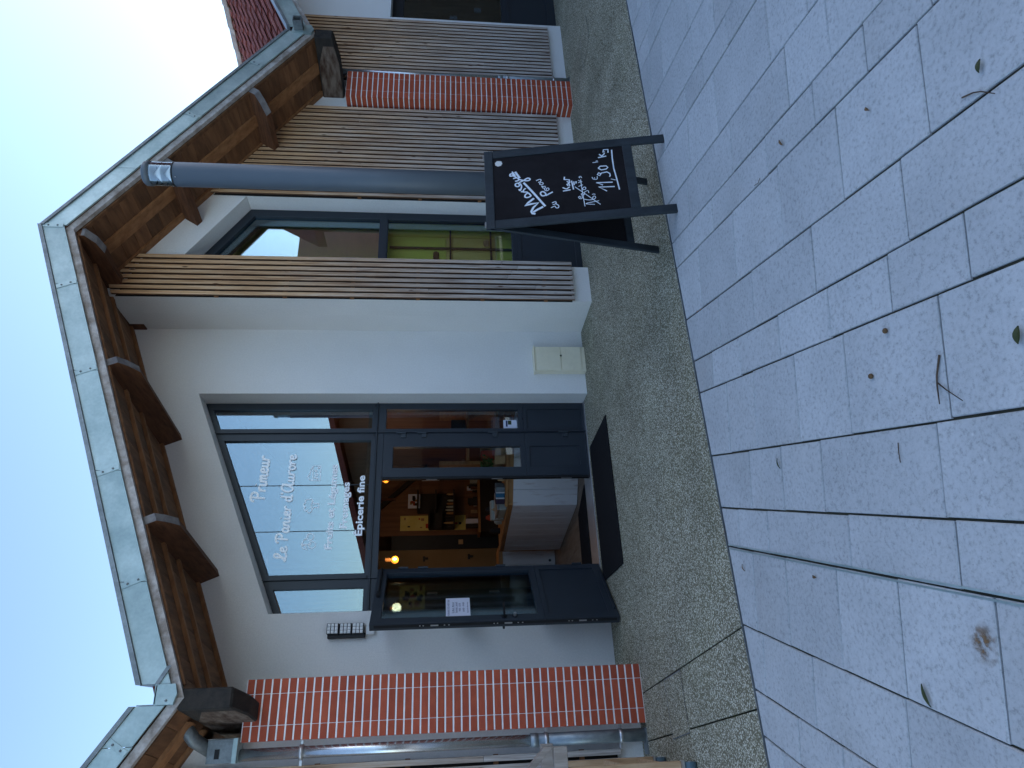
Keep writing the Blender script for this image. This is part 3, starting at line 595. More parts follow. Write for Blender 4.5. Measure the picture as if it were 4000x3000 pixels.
circ = lambda cx, cz, r, a0=0, a1=360, n=14: [(cx+r*math.cos(R(a0+(a1-a0)*i/n)), cz+r*math.sin(R(a0+(a1-a0)*i/n))) for i in range(n+1)]
ic = [circ(1.802, 3.023, .036), circ(1.717, 2.997, .036), circ(1.802, 3.023, .022, 30, 110, 5), circ(1.717, 2.997, .022, 30, 110, 5), [(1.79, 3.058), (1.76, 3.09), (1.72, 3.105)], [(1.722, 3.033), (1.725, 3.075), (1.72, 3.105)], [(1.72, 3.105), (1.682, 3.085), (1.67, 3.042), (1.705, 3.06), (1.72, 3.105)]]
strokes(MB(), ic, 0.0075, film, False).obj('cherry_icon', M['icon_film'], PC)
ic = [[(2.112, 2.962), (2.12, 3.01), (2.09, 3.035)], [(2.161, 2.966), (2.155, 3.01), (2.185, 3.04)], [(2.112, 2.962), (2.161, 2.966)], circ(2.083, 3.056, .024, 60, 300, 8), circ(2.105, 3.088, .024, 20, 200, 8), circ(2.145, 3.1, .022, 0, 180, 8), circ(2.182, 3.083, .024, -30, 140, 8), circ(2.19, 3.05, .02, -120, 60, 8), [(2.105, 3.03), (2.12, 3.045), (2.137, 3.03), (2.15, 3.045), (2.168, 3.032)]]
strokes(MB(), ic, 0.0075, film, False).obj('broccoli_icon', M['icon_film'], PC)
ic = [[(2.415, 2.972), (2.416, 3.05), (2.581, 3.06), (2.584, 2.978), (2.52, 2.974), (2.505, 2.984), (2.49, 2.973), (2.415, 2.972)], [(2.416, 3.05), (2.425, 3.085), (2.463, 3.105), (2.485, 3.085), (2.52, 3.085), (2.581, 3.06)], circ(2.48, 3.015, .014), circ(2.525, 3.025, .011), circ(2.44, 3.005, .008), circ(2.56, 3.0, .009), circ(2.447, 3.03, .006)]
strokes(MB(), ic, 0.0075, film, False).obj('cheese_icon', M['icon_film'], PC)
# ================================================================ LEFT NEIGHBOUR (next gable of the row)
ZVL = zs(UVL); ZVR = zs(UVR)
zl = lambda u: ZVL+.665*(UVL-u)
nl = thing('neighbour_building', (-2, -.6, 0), 'neighbouring shop bay with slats left of the left brick column', 'building', 'neighbouring bays of the shop row')
MB().xz([(-6, -.05), (-.03, -.05), (-.03, zl(-.13)), (-3.3, zl(-3.4)), (-6, 4.6)], -.668, -.33).obj('wall', M['render'], nl)
rfl = empty('roof', nl, (-1, -1.4, 4))
uL = -3.3
MB().uz([(uL, zl(uL)+.02), (UVL, ZVL+.02), (UVL, ZVL+.16), (uL, zl(uL)+.16)], YF+.01, 8).obj('roof_deck', M['purlin'], rfl)
MB().uz([(uL-4, zl(uL)-1.6), (uL, zl(uL)+.02), (uL, zl(uL)+.16), (uL-4, zl(uL)-1.46)], YF+.01, 8).obj('roof_deck', M['purlin'], rfl)
for i in range(20):
    u0 = uL+(UVL-uL)*i/20+.002; u1 = uL+(UVL-uL)*(i+1)/20-.002
    for y0, y1 in ((YF+.04, -1.06), (-1.06, -.55)):
        j = random.uniform(0, .004); MB().uz([(u0, zl(u0)+j), (u1, zl(u1)+j), (u1, zl(u1)+.018), (u0, zl(u0)+.018)], y0+.001, y1-.001).obj('soffit_board', M['soffit'], rfl)
for y0, wd in ((-1.10, .13), (-.74, .07)):
    MB().uz([(uL, zl(uL)-.03), (UVL-.1, zl(UVL-.1)-.03), (UVL-.1, zl(UVL-.1)+.004), (uL, zl(uL)+.004)], y0, y0+wd).obj('rafter', M['rafter'], rfl)
MB().uz([(uL, zl(uL)), (UVL-.001, ZVL), (UVL-.001, ZVL+.075), (uL, zl(uL)+.075)], YF-.035, YF+.008).obj('verge_batten', M['batten'], rfl)
zfl = lambda x: zl(x+G*-1.46)+.02
fascia_run([-3.0, -2.1, -1.2, -.05, .199], rfl, zfl); seam(-.05, zfl, rfl, .665)
slats(-3.6, 51, lambda x: zl(x+G*-.72)-.04, nl)
# ================================================================ RIGHT NEIGHBOUR
zr_ = lambda u: ZVR+.46*(u-UVR)
URR = 11.33; ZRR = zr_(URR); zr2 = lambda u: ZRR-.665*(u-URR)
nr = thing('neighbour_building', (9.5, -.6, 0), 'neighbouring shop bay with red tiled roof right of the right brick column', 'building', 'neighbouring bays of the shop row')
MB().xz([(7.452, -.05), (8.80, -.05), (8.80, 2.385), (11.5, 2.385), (11.5, -.05), (12, -.05), (12, zr2(12)), (URR+.1, ZRR), (7.452, zr_(7.35))], -.668, -.33).obj('wall', M['render2'], nr)
rfr = empty('roof', nr, (9, -1.4, 4))
for a, b, f in ((UVR, URR, zr_), (URR, 12.0, zr2)):
    MB().uz([(a, f(a)+.02), (b, f(b)+.02), (b, f(b)+.16), (a, f(a)+.16)], YF+.01, 9).obj('roof_deck', M['purlin'], rfr)
    MB().uz([(a, f(a)), (b, f(b)), (b, f(b)+.075), (a, f(a)+.075)], YF-.035, YF+.008).obj('verge_batten', M['batten'], rfr)
MB().uz([(UVR+.05, zr_(UVR+.05)+.165), (URR, ZRR+.165), (URR, ZRR+.185), (UVR+.05, zr_(UVR+.05)+.185)], YF+.03, 9).obj('roof_underlay', M['tile'], rfr)
fascia_run([7.42, 8.3, 9.2, 10.1, 11.4], rfr, lambda x: zr_(x+G*-1.46)+.005)
# tiles
tp = [(0, .030), (.03, .048), (.065, .052), (.095, .036), (.13, .012), (.17, .004), (.205, .012), (.228, .030)]
V = []; F = []
for j, (ln, dz) in enumerate(((0, .024), (.43, 0))):
    for yy, zz in tp: V.append((ln, yy, zz+dz))
for yy, zz in tp: V.append((0, yy, zz+.008))
n = len(tp)
for i in range(n-1): F += [(i, i+1, n+i+1, n+i), (i, 2*n+i, 2*n+i+1, i+1)]
tme = MB().add(V, F).mesh('roof_tile', M['tile'], smooth=False)
th = math.atan(.46)
for c in range(22):
    y = YF+.06+c*.207
    for r in range(12):
        u = UVR+.12+r*.352
        if u > URR-.2: continue
        inst('roof_tile', tme, rfr, (u-G*y, y, zr_(u)+.19+random.uniform(-.004, .004)), (random.uniform(-.03, .03), -th, random.uniform(-.015, .015)))
rme = MB().xz([(-.13, -.03), (-.09, .05), (-.03, .085), (.03, .085), (.09, .05), (.13, -.03)], 0, .40).mesh('ridge_tile', M['tile_ridge'], .012)
for c in range(12):
    y = YF+.05+c*.38; inst('ridge_tile', rme, rfr, (URR-G*y, y, ZRR+.235), (.035, 0, math.atan(G)))
slats(7.50, 18, lambda x: zr_(x+G*-.72)-.04, nr)
fw_ = empty('far_window', nr, (10, -.5, 0))
MB().ring([(8.80, .72), (10.6, .72), (10.6, 2.383), (8.80, 2.383)], [(8.98, .80), (10.5, .80), (10.5, 2.23), (8.98, 2.23)], -.45, -.38).obj('sash_frame', M['frame'], fw_)
MB().ring([(8.80, .0), (10.6, .0), (10.6, .719), (8.80, .719)], [(9.0, .12), (10.5, .12), (10.5, .68), (9.0, .68)], -.45, -.38).obj('sash_frame', M['frame'], fw_)
MB().box(8.99, 10.51, -.435, -.40, .11, .69).obj('panel', M['frame'], fw_)
pane(fw_, [(8.97, .79), (10.51, .79), (10.51, 2.24), (8.97, 2.24)], -.41, 'glass_soft')
MB().box(8.802, 10.6, -.66, -.44, -.04, -.002).obj('sill', M['render2'], fw_)
for x, z, a, b in ((9.22, 1.45, .07, .11), (9.40, 1.1, .1, .1)): MB().box(x, x+a, -.402, -.400, z, z+b).obj('notice', M['paper'], fw_)
MB().box(8.3, 13.5, .9, .95, -.04, 4.5).obj('back_wall', M['wood_wall'], fw_)
for i in range(14): MB().box(9.0+i*.13, 9.06+i*.13, .80, .86, .3, 1.25).obj('shelf_slat', M['oak'], fw_)
# ================================================================ BUILDING ACROSS THE SQUARE (behind the camera, mirrored in the glass)
ob = thing('opposite_building', (6, -15, 0), 'rendered building across the square, seen only mirrored in the shop glass', 'building')
MB().xz([(-14, -.05), (24, -.05), (24, 3.4), (9.7, 5.35), (2.2, 3.25), (-5, 5.2), (-14, 3.3)], -19, -15).obj('wall', M['slat_far'], ob)
for a, za, b, zb_ in ((2.2, 3.3, 9.7, 5.45), (9.7, 5.45, 14, 3.0), (-5, 5.3, 2.2, 3.3), (-14, 3.0, -5, 5.3)):
    MB().xz([(a, za), (b, zb_), (b, zb_+.18), (a, za+.18)], -20, -14).obj('roof', M['tile'], ob)
for x in (-8, -2, 3.5, 8, 12.5): MB().box(x, x+1.9, -14.99, -14.95, .1, 2.4).obj('window', M['frame'], ob)
for x in (2.0, 14.0): MB().box(x, x+.5, -14.99, -14.7, 0, 3.1).obj('column', M['brick'], ob)
rh = thing('red_roofed_house', (16, -14, 0), 'stone house with red tiled roof across the square, mirrored in the slanted window', 'building')
MB().box(12.9, 20, -16.5, -12, -.05, 3.9).obj('wall', M['slat_far'], rh)
MB().ext([(12.6, -11.6, 3.6), (12.6, -14.2, 6.9), (12.6, -16.9, 3.6)], [(20.3, -11.6, 3.6), (20.3, -14.2, 6.9), (20.3, -16.9, 3.6)]).obj('roof', M['tile_far'], rh)
# added unseen wing on the right, sized to keep the sun off the forecourt
wg = thing('sun_blocking_wing', (16, -6, 0), 'added unseen wing on the right that blocks the sun from the forecourt', 'building')
MB().xz([(12.6, -.05), (22, -.05), (22, 4.2), (15.5, 10.5), (12.6, 5.4)], -9.5, .4).obj('wall', M['slat_far'], wg)
MB().xz([(12.3, 4.95), (15.5, 10.55), (15.5, 10.8), (12.3, 5.2)], -9.8, .5).obj('roof', M['tile'], wg)
MB().xz([(15.5, 10.55), (22.4, 3.95), (22.4, 4.2), (15.5, 10.8)], -9.8, .5).obj('roof', M['tile'], wg)
for y in (-7.5, -4.5): MB().box(12.55, 12.595, y, y+1.6, .1, 2.4).obj('window', M['frame'], wg)
# ================================================================ SHOP INTERIOR
room = struct(MB().box(-.3, 4.3, .56, 7.0, -.045, -.004).obj('shop_floor', M['dark']))
for i in range(26):
    x = -.2+i*.17; off = random.uniform(0, 1.2); y = .565
    while y < 6.9:
        y1 = min(y+(off if y == .565 and off > .2 else 1.4), 6.95)
        MB().box(x+.0015, x+.1685, y+.0015, y1-.0015, -.02, random.uniform(.003, .005)).obj('floor_plank', M['plank_floor'], room); y = y1
rooml = struct(MB().box(-.42, -.3, .35, 7.1, 0, 3.5).obj('interior_wall', M['ochre']))
roomb = struct(MB().box(-.3, 4.3, 7.0, 7.1, 0, 5.1).obj('interior_wall', M['wood_wall']))
part = struct(MB().box(4.3, 4.42, .02, 7.1, 0, 5.05).obj('partition_wall', M['wood_wall']))
MB().box(-.3, 4.298, .40, .48, 2.42, 2.50).obj('tie_beam', M['purlin'], shop)
inn = struct(MB().box(4.42, 7.3, .30, .36, 0, 4.8).obj('interior_wall', M['green_wall']))
inn2 = struct(MB().box(7.2, 7.3, -.33, .3, 0, 3.0).obj('interior_wall', M['green_wall']))
struct(MB().box(4.42, 7.2, -.33, .3, -.05, -.002).obj('interior_floor', M['plank_floor']))
struct(MB().box(-.3, 4.3, 4.6, 4.7, 2.9, 3.0).obj('interior_beam', M['purlin']))
# counter
ct = thing('shop_counter', (2.33, 1.1, 0), 'shop counter of worn white boards with oak worktop inside the open door', 'counter')
K = Vector((2.335, 1.10)); dl = Vector((-.135, .991)).normalized(); dR = Vector((.781, -.624)).normalized()
def along(o, d, nrm, a, b, t, z0, z1):
    p = [o+d*a, o+d*b, o+d*b+nrm*t, o+d*a+nrm*t]; return MB().xy([(q.x, q.y) for q in p], z0, z1)
nl_ = Vector((dl.y, -dl.x)); nR_ = Vector((-dR.y, dR.x))
for i in range(8): along(K, dl, nl_, i*.19+.002, i*.19+.188, .03, .01, .80).obj('board', M['worn_white'], ct, bevel=.002)
for i in range(5): along(K, dR, nR_, i*.205+.002, i*.205+.203, .03, .01, .80).obj('board', M['worn_white'], ct, bevel=.002)
K2 = K+dl*1.52
for i in range(3): MB().box(2.22-.2*(i+1)+.002, 2.22-.2*i-.002, 3.05, 3.08, .01, .78).obj('board', M['worn_white'], ct, bevel=.002)
MB().tube([(2.075, 3.049, .09), (2.075, 3.04, .09)], .02, 10).obj('knob', M['black'], ct)
along(K, dl, nl_, -.03, 1.55, .62, .802, .862).obj('worktop', M['oak'], ct, bevel=.004)
along(K-nR_*.03, dR, nR_, .0, 1.05, .5, .8635, .90).obj('worktop', M['oak'], ct, bevel=.004)
along(K, dR, nR_, .02, 1.02, .45, .802, .8632).obj('worktop', M['oak'], ct)
MB().box(1.6, 2.3, 3.03, 3.5, .782, .84).obj('worktop', M['oak'], ct, bevel=.003)
zc = .903
# on the counter
pos = lambda o, d, nrm, a, t: (o+d*a+nrm*t)
for k, (m, a) in enumerate((('stripe_plum', .02), ('white', .085), ('stripe_blue', .105), ('white', .155), ('stripe_grey', .175))):
    wdt = .064 if m != 'white' else .018
    tag(along(K, dR, nR_, a, a+wdt, .16, zc, zc+.11).obj('paper_bag_bundle', M[m], bevel=.006), {'stripe_plum': 'dark plum bundle of paper bags at the left end of the counter stack', 'stripe_blue': 'blue bundle of paper bags in the middle of the counter stack', 'stripe_grey': 'grey bundle of paper bags at the right end of the counter stack', 'white': 'thin white paper bag bundle '+('left' if k == 1 else 'right')+' of the blue bundle on the counter'}[m], 'paper bags', 'paper bag bundles on the counter')
sc_ = thing('weighing_scale', (2.4, 1.75, zc-.04), 'grey-green weighing scale with tilted display on the counter', 'scale')
p = pos(K, dl, nl_, .3, .1)
MB().box(p.x-.06, p.x+.24, p.y-.15, p.y+.25, .863, .96).obj('body', M['machine'], sc_, bevel=.012)
MB().box(p.x-.07, p.x+.25, p.y-.16, p.y+.26, .962, .985).obj('tray', M['steel'], sc_, bevel=.006)
MB().ext([(p.x-.06, p.y+.28, .863), (p.x+.2, p.y+.28, .863), (p.x+.2, p.y+.31, 1.02), (p.x-.06, p.y+.31, 1.02)], [(p.x-.06, p.y+.40, .863), (p.x+.2, p.y+.40, .863), (p.x+.2, p.y+.36, 1.04), (p.x-.06, p.y+.36, 1.04)]).obj('display', M['machine'], sc_, bevel=.006)
bk = thing('kraft_bag_pile', (2.75, .95, zc), 'pile of folded brown kraft bags on the counter behind the closed door leaf', 'paper bags')
for i in range(16):
    q = pos(K, dR, nR_, .27+random.uniform(0, .36), random.uniform(.05, .25)); h = random.uniform(.08, .16)
    MB().xy([(q.x, q.y), (q.x+.07, q.y-.05), (q.x+.075, q.y-.035), (q.x+.01, q.y+.02)], zc, zc+h).obj('bag', M['card'], bk)
hb = thing('herb_pot', (2.85, 1.15, zc), 'bushy green herb in a pot behind the door glass', 'plant')
q = pos(K, dR, nR_, .40, .34); MB().tube([(q.x, q.y, zc), (q.x, q.y, zc+.11)], [.05, .07], 12).obj('pot', M['card'], hb)
lf_ = MB()
for i in range(260):
    a = random.uniform(0, 6.28); r = random.uniform(0, .13); z = zc+.12+random.uniform(0, .16); c = Vector((q.x+r*math.cos(a), q.y+r*math.sin(a), z)); d1 = Vector((random.uniform(-1, 1), random.uniform(-1, 1), random.uniform(-.5, 1))).normalized()*.02; d2 = d1.orthogonal().normalized()*.011
    lf_.add([c-d1, c+d2, c+d1, c-d2], [(0, 1, 2, 3)])
lf_.obj('foliage', M['greenplant'], hb)
for i, (a, t, h, m, lb) in enumerate(((.62, .22, .16, 'card', 'small brown jar at the back of the counter left run'), (.78, .30, .22, 'dark', 'tall dark bottle on the counter left run'), (.95, .2, .1, 'machine', 'low grey box on the counter left run'), (1.1, .32, .2, 'red', 'small red tin on the counter left run'), (1.28, .2, .14, 'dark', 'dark basket at the far end of the counter'))):
    q = pos(K, dl, nl_, a, t); tag(MB().tube([(q.x, q.y, .863), (q.x, q.y, .863+h*.7), (q.x, q.y, .863+h)], [.04, .045, .02], 12).obj('counter_jar', M[m]), lb, 'jar', 'goods on the counter')
# back of the shop
sh = thing('dark_shelving', (3.4, 5, 0), 'dark wall shelving holding bottles and packets behind the counter', 'shelf')
for x0, x1, z0, z1 in ((3.08, 3.38, 1.46, 1.90), (3.38, 3.74, 1.46, 2.10)):
    MB().box(x0, x1, 5.05, 5.09, z0, z1).obj('back', M['dark'], sh)
    for z in (z0, (z0+z1)/2, z1): MB().box(x0, x1, 4.8, 5.05, z-.012, z+.012).obj('shelf_board', M['dark'], sh)
for i in range(11):
    x = 3.1+i*.058; z = 1.472; h = random.uniform(.1, .18); MB().tube([(x, 4.9, z), (x, 4.9, z+h*.7), (x, 4.9, z+h)], [.02, .02, .008], 8).obj('bottle', M[random.choice(('card', 'dark', 'oak', 'machine'))], sh)
for i in range(26):
    x = random.uniform(3.0, 4.15); h = random.uniform(.06, .22); y = random.uniform(4.75, 4.95); w_ = random.uniform(.03, .09)
    MB().box(x, x+w_, y, y+.08, 1.041, 1.041+h).obj('packet', M[random.choice(('dark', 'card', 'machine', 'dark', 'purlin', 'paper', 'red'))], sh, bevel=.004)
MB().box(2.95, 4.2, 4.7, 5.1, .0, 1.0).obj('cabinet', M['dark'], sh); MB().box(2.93, 4.22, 4.68, 5.1, 1.002, 1.04).obj('cabinet_top', M['oak'], sh)
wl_ = struct(MB().box(2.99, 4.298, 5.1, 5.16, 0, 2.9).obj('interior_wall', M['wood_wall']))
wl2 = struct(MB().box(-.3, 2.74, 5.1, 5.16, 0, 2.9).obj('interior_wall', M['ochre']))
MB().box(1.0, 1.6, 1.505, 1.55, .3, 2.3).obj('backing_board', M['ochre'], sh)
bd = thing('inner_door', (2.86, 5.1, 0), 'black inner door at the back of the shop', 'door')
MB().box(2.742, 2.988, 5.08, 5.15, 0, 2.55).obj('leaf', M['black'], bd); MB().box(2.82, 2.90, 5.07, 5.079, 1.3, 1.38).obj('switch_plate', M['card'], bd)
def poster(x0, x1, z0, z1, y, m, lb, marks=8):
    t = thing('poster', ((x0+x1)/2, y, z0), lb, 'poster'); MB().box(x0, x1, y-.004, y, z0, z1).obj('sheet', M[m], t)
    for i in range(marks):
        a = random.uniform(x0+.02, x1-.06); b = random.uniform(z0+.02, z1-.06); MB().box(a, a+random.uniform(.02, .08), y-.006, y-.0045, b, b+random.uniform(.02, .06)).obj('print', M[random.choice(('dark', 'red', 'oak'))], t)
poster(3.08, 3.35, 1.25, 2.41, 5.099, 'yellow', 'tall yellow poster on the brown back wall of the shop', 14)
poster(3.43, 3.69, 2.06, 2.27, 4.9, 'paper', 'small black and white picture above the dark shelving')
poster(3.80, 3.98, 1.72, 2.02, 4.5, 'paper', 'white price list hanging right of the dark shelving')
poster(1.22, 1.50, 1.86, 2.16, 1.5, 'yellow', 'yellow printed poster seen through the open door leaf', 16)
MB().box(3.60, 3.64, 4.95, 5.0, 2.5, 2.9).obj('post', M['purlin'], sh)
bl_ = MB().ext([(3.45, 4.97, 2.75), (3.55, 4.97, 2.75), (4.28, 4.97, 1.95), (4.18, 4.97, 1.95)], [(3.45, 5.05, 2.75), (3.55, 5.05, 2.75), (4.28, 5.05, 1.95), (4.18, 5.05, 1.95)]).obj('diagonal_brace', M['dark'], sh)
for k, (x, z) in enumerate(((2.58, 1.98), (2.60, 1.20))):
    t = thing('coat_hook', (x, 5.09, z), 'black wall hook, the '+('upper' if k == 0 else 'lower')+' one on the ochre wall', 'hook', 'hooks on the ochre wall')
    MB().box(x-.045, x+.045, 5.085, 5.098, z-.02, z+.02).obj('plate', M['black'], t); MB().box(x-.015, x+.015, 5.04, 5.084, z-.07, z-.02).obj('peg', M['black'], t)
for k, (x, y, z, r, pw, lb) in enumerate(((2.235, 3.5, 2.37, .058, 2.4, 'large amber globe bulb glowing above the doorway'), (3.40, 3.25, 2.53, .042, 1.2, 'small amber globe bulb glowing at the upper right of the doorway'), (1.19, 1.15, 2.21, .013, .8, 'tiny lit bulb seen through the open door leaf'))):
    t = thing('globe_bulb', (x, y, z), lb, 'light bulb', 'amber bulbs inside the shop')
    MB().ball((x, y, z), r, 14, 9).obj('glass', M['bulb'], t, smooth=True); MB().ball((x-.0, y-r*.96, z), r*.32, 8, 5, 1.6).obj('filament', M['filament'], t)
    MB().tube([(x, y, z+r*.9), (x, y, z+r*1.2), (x, y, z+r*2.4)], [.02, .03, .03], 10).obj('socket', M['oak'], t); MB().tube([(x, y, z+r*2.4), (x, y, 3.4)], .005, 6).obj('cord', M['black'], t)
    ld = bpy.data.lights.new('bulb_light', 'POINT'); ld.energy = pw; ld.color = (1, .62, .32); ld.shadow_soft_size = .05; lo = bpy.data.objects.new('bulb_light', ld); place(lo, t, (x, y-r-.09, z-.05))
dk = thing('display_rack', (3.6, 1.5, 0), 'shop rack with red cloth and boxes behind the side window', 'rack')
MB().box(3.05, 3.1, 1.6, 2.1, 0, 1.7).obj('upright', M['oak'], dk); MB().box(3.9, 3.95, 1.6, 2.1, 0, 1.7).obj('upright', M['oak'], dk)
for z in (.4, .9, 1.3): MB().box(3.11, 3.89, 1.6, 2.1, z, z+.03).obj('shelf_board', M['oak'], dk)
for i, (m, z) in enumerate((('red', .94), ('card', .94), ('machine', 1.34), ('dark', 1.34), ('paper', .44))): MB().box(3.15+i*.15, 3.27+i*.15, 1.65, 1.95, z, z+.2).obj('box', M[m], dk, bevel=.01)
# right-hand unit behind the slanted window
rk = thing('yellow_display', (5.3, -.1, 0), 'yellow and green display panels behind the slanted window', 'display')
for x0, x1, z0, z1, m in ((4.62, 4.98, 1.5, 2.28, 'yellow'), (4.985, 5.42, 1.62, 2.28, 'green_wall'), (4.62, 5.0, .86, 1.49, 'green_wall'), (5.005, 5.42, 1.0, 1.61, 'yellow'), (5.005, 5.42, .8, .99, 'green_wall'), (5.43, 6.1, .8, 2.28, 'green_wall')):
    MB().box(x0, x1, -.12, -.10, z0, z1).obj('panel', M[m], rk)
for x in (4.80, 5.22): MB().box(x, x+.022, -.16, -.135, .0, 2.3).obj('upright', M['dark'], rk)
for z in (1.05, 1.55): MB().box(4.62, 5.5, -.16, -.135, z, z+.022).obj('rail', M['dark'], rk)
for x, z, w_, h, m in ((5.06, 1.70, .13, .07, 'purlin'), (4.86, 1.08, .1, .16, 'red'), (5.28, 1.08, .1, .07, 'card')): MB().box(x, x+w_, -.16, -.122, z, z+h).obj('item', M[m], rk, bevel=.02)
# ================================================================ THINGS ON AND BY THE FACADE
ub = thing('utility_box', (3.73, -.06, 0), 'cream plastic meter box low on the white wall right of the door', 'utility box')
MB().box(3.567, 3.886, -.085, -.001, .0, .592).obj('case', M['cream'], ub, bevel=.004)
MB().box(3.575, 3.878, -.097, -.0865, .05, .285).obj('door', M['cream'], ub, bevel=.003); MB().box(3.575, 3.878, -.097, -.0865, .292, .582).obj('door', M['cream'], ub, bevel=.003)
MB().box(3.560, 3.893, -.10, -.0, .593, .607).obj('lid', M['cream'], ub, bevel=.003)
MB().ball((3.76, -.099, .288), .012, 8, 5).obj('lock', M['leafgreen'], ub)
fl = thing('solar_floodlight', (.82, -.05, 2.37), 'black three-headed solar floodlight on the wall above the open door leaf', 'floodlight')
MB().box(.755, .80, -.05, -.001, 2.375, 2.72).obj('housing', M['black'], fl, bevel=.004)
for i, (z0, tilt, dd) in enumerate(((2.385, 0, 0), (2.50, .0, .004), (2.615, -.45, .02))):
    z1 = z0+.108; xa, xb = .79, .885
    hd = MB().box(xa, xb, -.075-dd, -.02, z0, z1).obj('lamp_head', M['black'], fl, bevel=.003)
    for a in range(3):
        for b in range(3):
            cx = xa+.018+a*.03; cz = z0+.02+b*.034; s = .0135; y0 = -.0765-dd
            MB().add([(cx-s, y0, cz-s), (cx+s, y0, cz-s), (cx+s, y0, cz+s), (cx-s, y0, cz+s), (cx, y0-.010, cz)], [(0, 1, 4), (1, 2, 4), (2, 3, 4), (3, 0, 4), (0, 3, 2, 1)]).obj('reflector', M['reflector'], hd)
MB().box(.78, .865, -.045, -.001, 2.285, 2.368).obj('sensor', M['white'], fl, bevel=.006)
def downpipe(x, y, ztop, label, clamps, par):
    t = thing('downpipe', (x, y, 0), label, 'downpipe', 'zinc downpipes beside the brick columns')
    MB().tube([(x, y, .90), (x, y, ztop)], .043, 20).obj('pipe', M['pipe'], t, smooth=True)
    MB().tube([(x, y, .0), (x, y, .93)], .049, 20).obj('lower_pipe', M['iron'], t, smooth=True)
    MB().tube([(x, y, .885), (x, y, .945)], .0515, 20).obj('collar', M['iron'], t, smooth=True)
    for z in clamps:
        c = MB().tube([(x, y, z-.014), (x, y, z+.014)], .0555, 20).obj('clamp', M['steel'], t, smooth=True)
        for s in (-1, 1): MB().box(x+s*.073-.02, x+s*.073+.02, y-.008, y+.006, z-.013, z+.013).obj('clamp_ear', M['steel'], c, bevel=.003)
    MB().box(x-.14, x+.05, y-.05, y+.045, -.004, .012).obj('foot_plate', M['zinc_dark'], t)
    return t
tL = downpipe(-.150, -.80, 3.205, 'galvanised downpipe beside the left brick column', (.21, .82, 2.73), None)
MB().box(-.195, -.033, -.90, -.74, 3.205, 3.41).obj('hopper', M['zinc_dark'], tL, bevel=.002)
MB().box(-.165, -.10, -.906, -.9005, 3.318, 3.352).obj('overflow_slot', M['frame_in'], tL)
MB().box(-.20, -.028, -.905, -.735, 3.19, 3.225).obj('hopper_rim', M['zinc'], tL, bevel=.002)
MB().tube([(-.115, -.80, 3.40), (-.03, -.95, 3.50), (.10, -1.05, 3.58)], .05, 14).obj('inlet_pipe', M['zinc_dark'], tL, smooth=True)
tR = downpipe(7.49, -.80, 2.98, 'galvanised downpipe half hidden behind the right brick column', (.21, .82), None)
MB().box(7.42, 7.56, -.92, -.74, 2.94, 3.12).obj('hopper', M['zinc_dark'], tR, bevel=.002)
# street lamp
lx, ly = 4.372, -2.2
lp = thing('lamp_post', (lx, ly, 0), 'tall slim grey-blue cylindrical lamp post behind the chalkboard', 'street lamp')
MB().tube([(lx, ly, 0), (lx, ly, 3.955)], .104, 32).obj('post', M['post'], lp, smooth=True)
MB().tube([(lx, ly, 3.957), (lx, ly, 3.967)], .106, 32).obj('seal', M['black'], lp, smooth=True)
MB().tube([(lx, ly, 4.152), (lx, ly, 4.20), (lx, ly, 4.215)], [.105, .105, .09], 32).obj('cap', M['post'], lp, smooth=True)
hs = MB().tube([(lx, ly, 3.968), (lx, ly, 4.151)], .100, 28, caps=False).obj('lens', M['lens'], lp, smooth=True)
for z in (3.975, 4.06): MB().tube([(lx, ly, z), (lx, ly, z+.04), (lx, ly, z+.078)], [.085, .045, .008], 20).obj('reflector_cone', M['reflector'], lp, smooth=True)
for z in (4.055, 4.145): MB().tube([(lx, ly, z), (lx, ly, z+.004)], .09, 20).obj('louvre_ring', M['steel'], lp)
MB().ball((lx-.085, ly-.062, 3.93), .005, 6, 4).obj('screw', M['steel'], lp)
# chalkboard
cb = thing('chalkboard', (3.53, -3.1, 0), 'black A-frame chalkboard with white chalk writing standing on the paving edge', 'chalkboard')
T = Vector((0, .24, 1.335)).normalized(); NB = Vector((1, 0, 0)).cross(T); O = Vector((3.145, -3.30, 0))      # NB points to the viewer
if NB.y > 0: NB = -NB
def BD(s, d, t): q = O+Vector((s, 0, 0))+T*t-NB*d; return (q.x, q.y, q.z)
Wd = .745
def bb(s0, s1, d0, d1, t0, t1): return MB().box(s0, s1, d0, d1, t0, t1).map(BD)
bb(.0, .072, 0, .022, 0, 1.292).obj('leg', M['board_frame'], cb, bevel=.003); bb(Wd-.072, Wd, 0, .022, 0, 1.292).obj('leg', M['board_frame'], cb, bevel=.003)
bb(0, Wd, 0, .022, 1.294, 1.358).obj('top_rail', M['board_frame'], cb, bevel=.003); bb(.073, Wd-.073, 0, .022, .25, .318).obj('bottom_rail', M['board_frame'], cb, bevel=.003)
pn = bb(.070, Wd-.070, .009, .016, .312, 1.298).obj('board', M['slate'], cb)
T2 = Vector((0, -.235, 1.33)).normalized(); O2 = Vector((3.145, -2.815, 0)); N2 = Vector((1, 0, 0)).cross(T2)
if N2.y < 0: N2 = -N2
def B2(s, d, t): q = O2+Vector((s, 0, 0))+T2*t-N2*d; return (q.x, q.y, q.z)
b2 = lambda *a: MB().box(*a).map(B2)
b2(.0, .06, 0, .022, 0, 1.33).obj('leg', M['board_frame'], cb, bevel=.003); b2(Wd-.06, Wd, 0, .022, 0, 1.33).obj('leg', M['board_frame'], cb, bevel=.003)
b2(.061, Wd-.061, 0, .022, .20, .26).obj('bottom_rail', M['board_frame'], cb, bevel=.003); b2(.061, Wd-.061, .004, .012, .255, 1.31).obj('board', M['slate'], cb)
